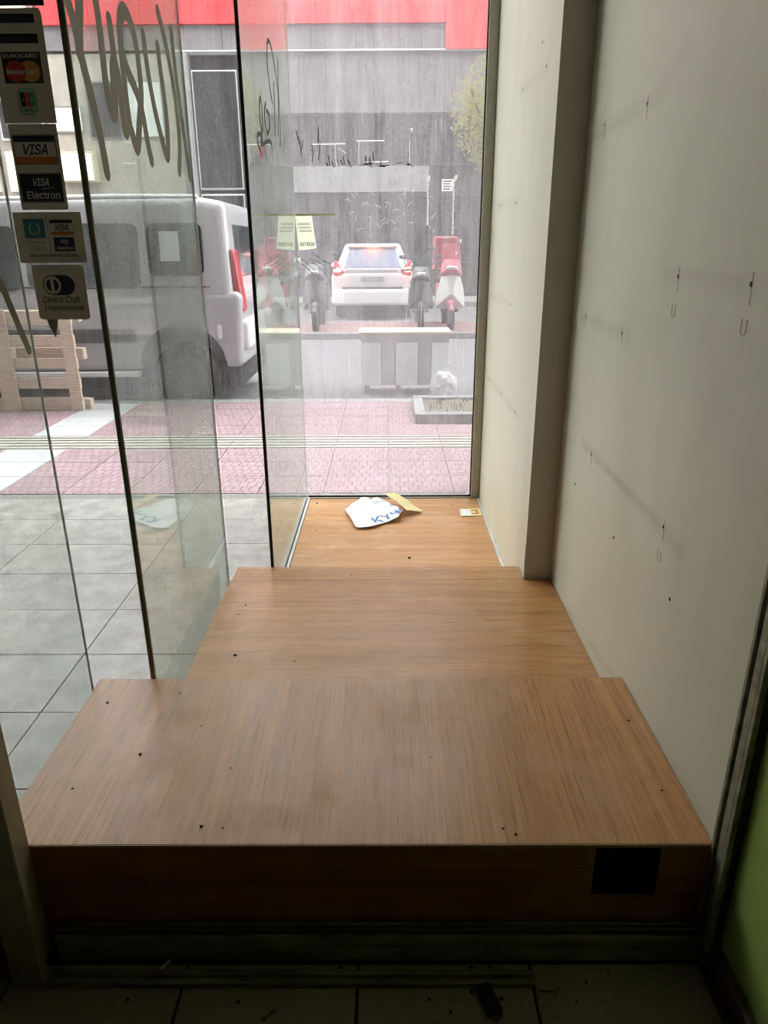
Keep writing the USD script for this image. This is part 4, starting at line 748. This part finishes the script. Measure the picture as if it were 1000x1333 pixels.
for x0, x1, z0, z1 in ((-5.2, -4.05, 3.0, 5.85), (-5.2, -4.05, .2, 2.8)):
    f_ = fb.part('window_frame', box(x0 - .04, x1 + .04, FY + .02, FY + .3, z0 - .04, z1 + .04), 'facade_white'); fb.part('pane', box(x0, x1, FY - .005, FY + .02, z0, z1), 'shop_glass', parent=f_)
fb.part('cladding', box(-9.28, -5.66, FY + .02, FY + .3, 0.0, 6.28), 'facade_beige')
for x0, x1, z0, z1, mm in ((-9.05, -8.35, 4.45, 5.0, 'lit_window_dim'), (-8.1, -7.3, 4.3, 5.6, 'shop_glass'), (-7.0, -6.1, 4.3, 5.6, 'facade_white')):
    f_ = fb.part('window_frame', box(x0 - .05, x1 + .05, FY - .02, FY + .02, z0 - .05, z1 + .05), 'facade_pale'); fb.part('pane', box(x0, x1, FY - .035, FY - .02, z0, z1), mm, parent=f_)
f_ = fb.part('sign_box', box(-9.15, -8.05, FY - .25, FY + .3, 3.15, 3.92, .02), 'tan'); fb.part('sign_face', box(-9.08, -8.12, FY - .27, FY - .25, 3.20, 3.86), 'lit_window_dim', label='lit warm white sign face', parent=f_)
lb = Thing('beige_building', 'beige building with warm lit windows left of the red sign', 'building', (-14, 22.4, 0))
lb.part('wall', box(-26, -9.32, FY + .2, FY + 4, 0, 11.5), 'facade_beige')
for i, x0 in enumerate((-10.6, -12.1, -13.6, -15.1)):
    for j, (z0, z1) in enumerate(((1.0, 2.6), (3.0, 3.9), (4.3, 5.2), (5.9, 7.4))):
        f_ = lb.part('window_frame', box(x0 - .06, x0 + 1.16, FY + .08, FY + .2, z0 - .06, z1 + .06), 'facade_white'); lb.part('pane', box(x0, x0 + 1.1, FY + .05, FY + .08, z0, z1), ('lit_window' if (i + j) % 3 == 1 else 'lit_window_dim' if (i + j) % 3 == 0 else 'shop_glass'), parent=f_)
    lb.part('balcony_slab', box(x0 - .2, x0 + 1.3, FY - .6, FY + .2, 5.5, 5.62), 'facade_white')
rb = Thing('grey_building', 'plain grey building beyond the tree on the right', 'building', (14, 22.4, 0)); rb.part('wall', box(9.02, 26, FY + .2, FY + 4, 0, 11.5), 'facade_grey')
for x0 in (9.8, 11.6, 13.4):
    for z0 in (1.0, 4.2, 7.2): f_ = rb.part('window_frame', box(x0 - .06, x0 + 1.16, FY + .08, FY + .2, z0 - .06, z0 + 1.66), 'facade_white'); rb.part('pane', box(x0, x0 + 1.1, FY + .05, FY + .08, z0, z0 + 1.6), 'shop_glass', parent=f_)

tr = Thing('street_tree', 'thin street tree with sparse yellow green leaves by the frame', 'tree', (2.25, 13.9, 0))
tr.part('trunk', hull_chain(np.array([(2.25, 13.9, 0), (2.28, 13.9, 1.2), (2.22, 13.92, 2.3), (2.1, 13.9, 3.3)]), np.array([.10, .08, .065, .04]), 10), 'bark')
for q in ([(2.22, 13.9, 2.3), (1.75, 13.8, 3.2), (1.45, 13.8, 3.9)], [(2.15, 13.9, 2.9), (2.7, 14, 3.7), (2.9, 14.1, 4.2)], [(2.1, 13.9, 3.2), (1.9, 14.2, 4.2)], [(2.2, 13.9, 2.5), (1.6, 14.1, 2.7)]): tr.part('branch', hull_chain(np.array(q), np.linspace(.04, .015, len(q)), 7), 'bark')
N = 2600; P = nrg.normal(size=(N, 3)); P /= np.linalg.norm(P, axis=1)[:, None]; P *= (nrg.uniform(0, 1, N) ** .45)[:, None]; P = P * (1.05, .9, 1.05) + (2.15, 13.9, 3.55)
A = nrg.normal(size=(N, 3)); A /= np.linalg.norm(A, axis=1)[:, None]; B = np.cross(A, nrg.normal(size=(N, 3))); B /= np.linalg.norm(B, axis=1)[:, None]
tr.part('foliage', trimesh.Trimesh(np.stack([P - A * .06, P + B * .028, P + A * .06, P - B * .028], 1).reshape(-1, 3), (np.arange(N)[:, None, None] * 4 + np.array([[0, 1, 2], [0, 2, 3]])).reshape(-1, 3), process=False), 'leaf', kind='stuff', smooth=False)
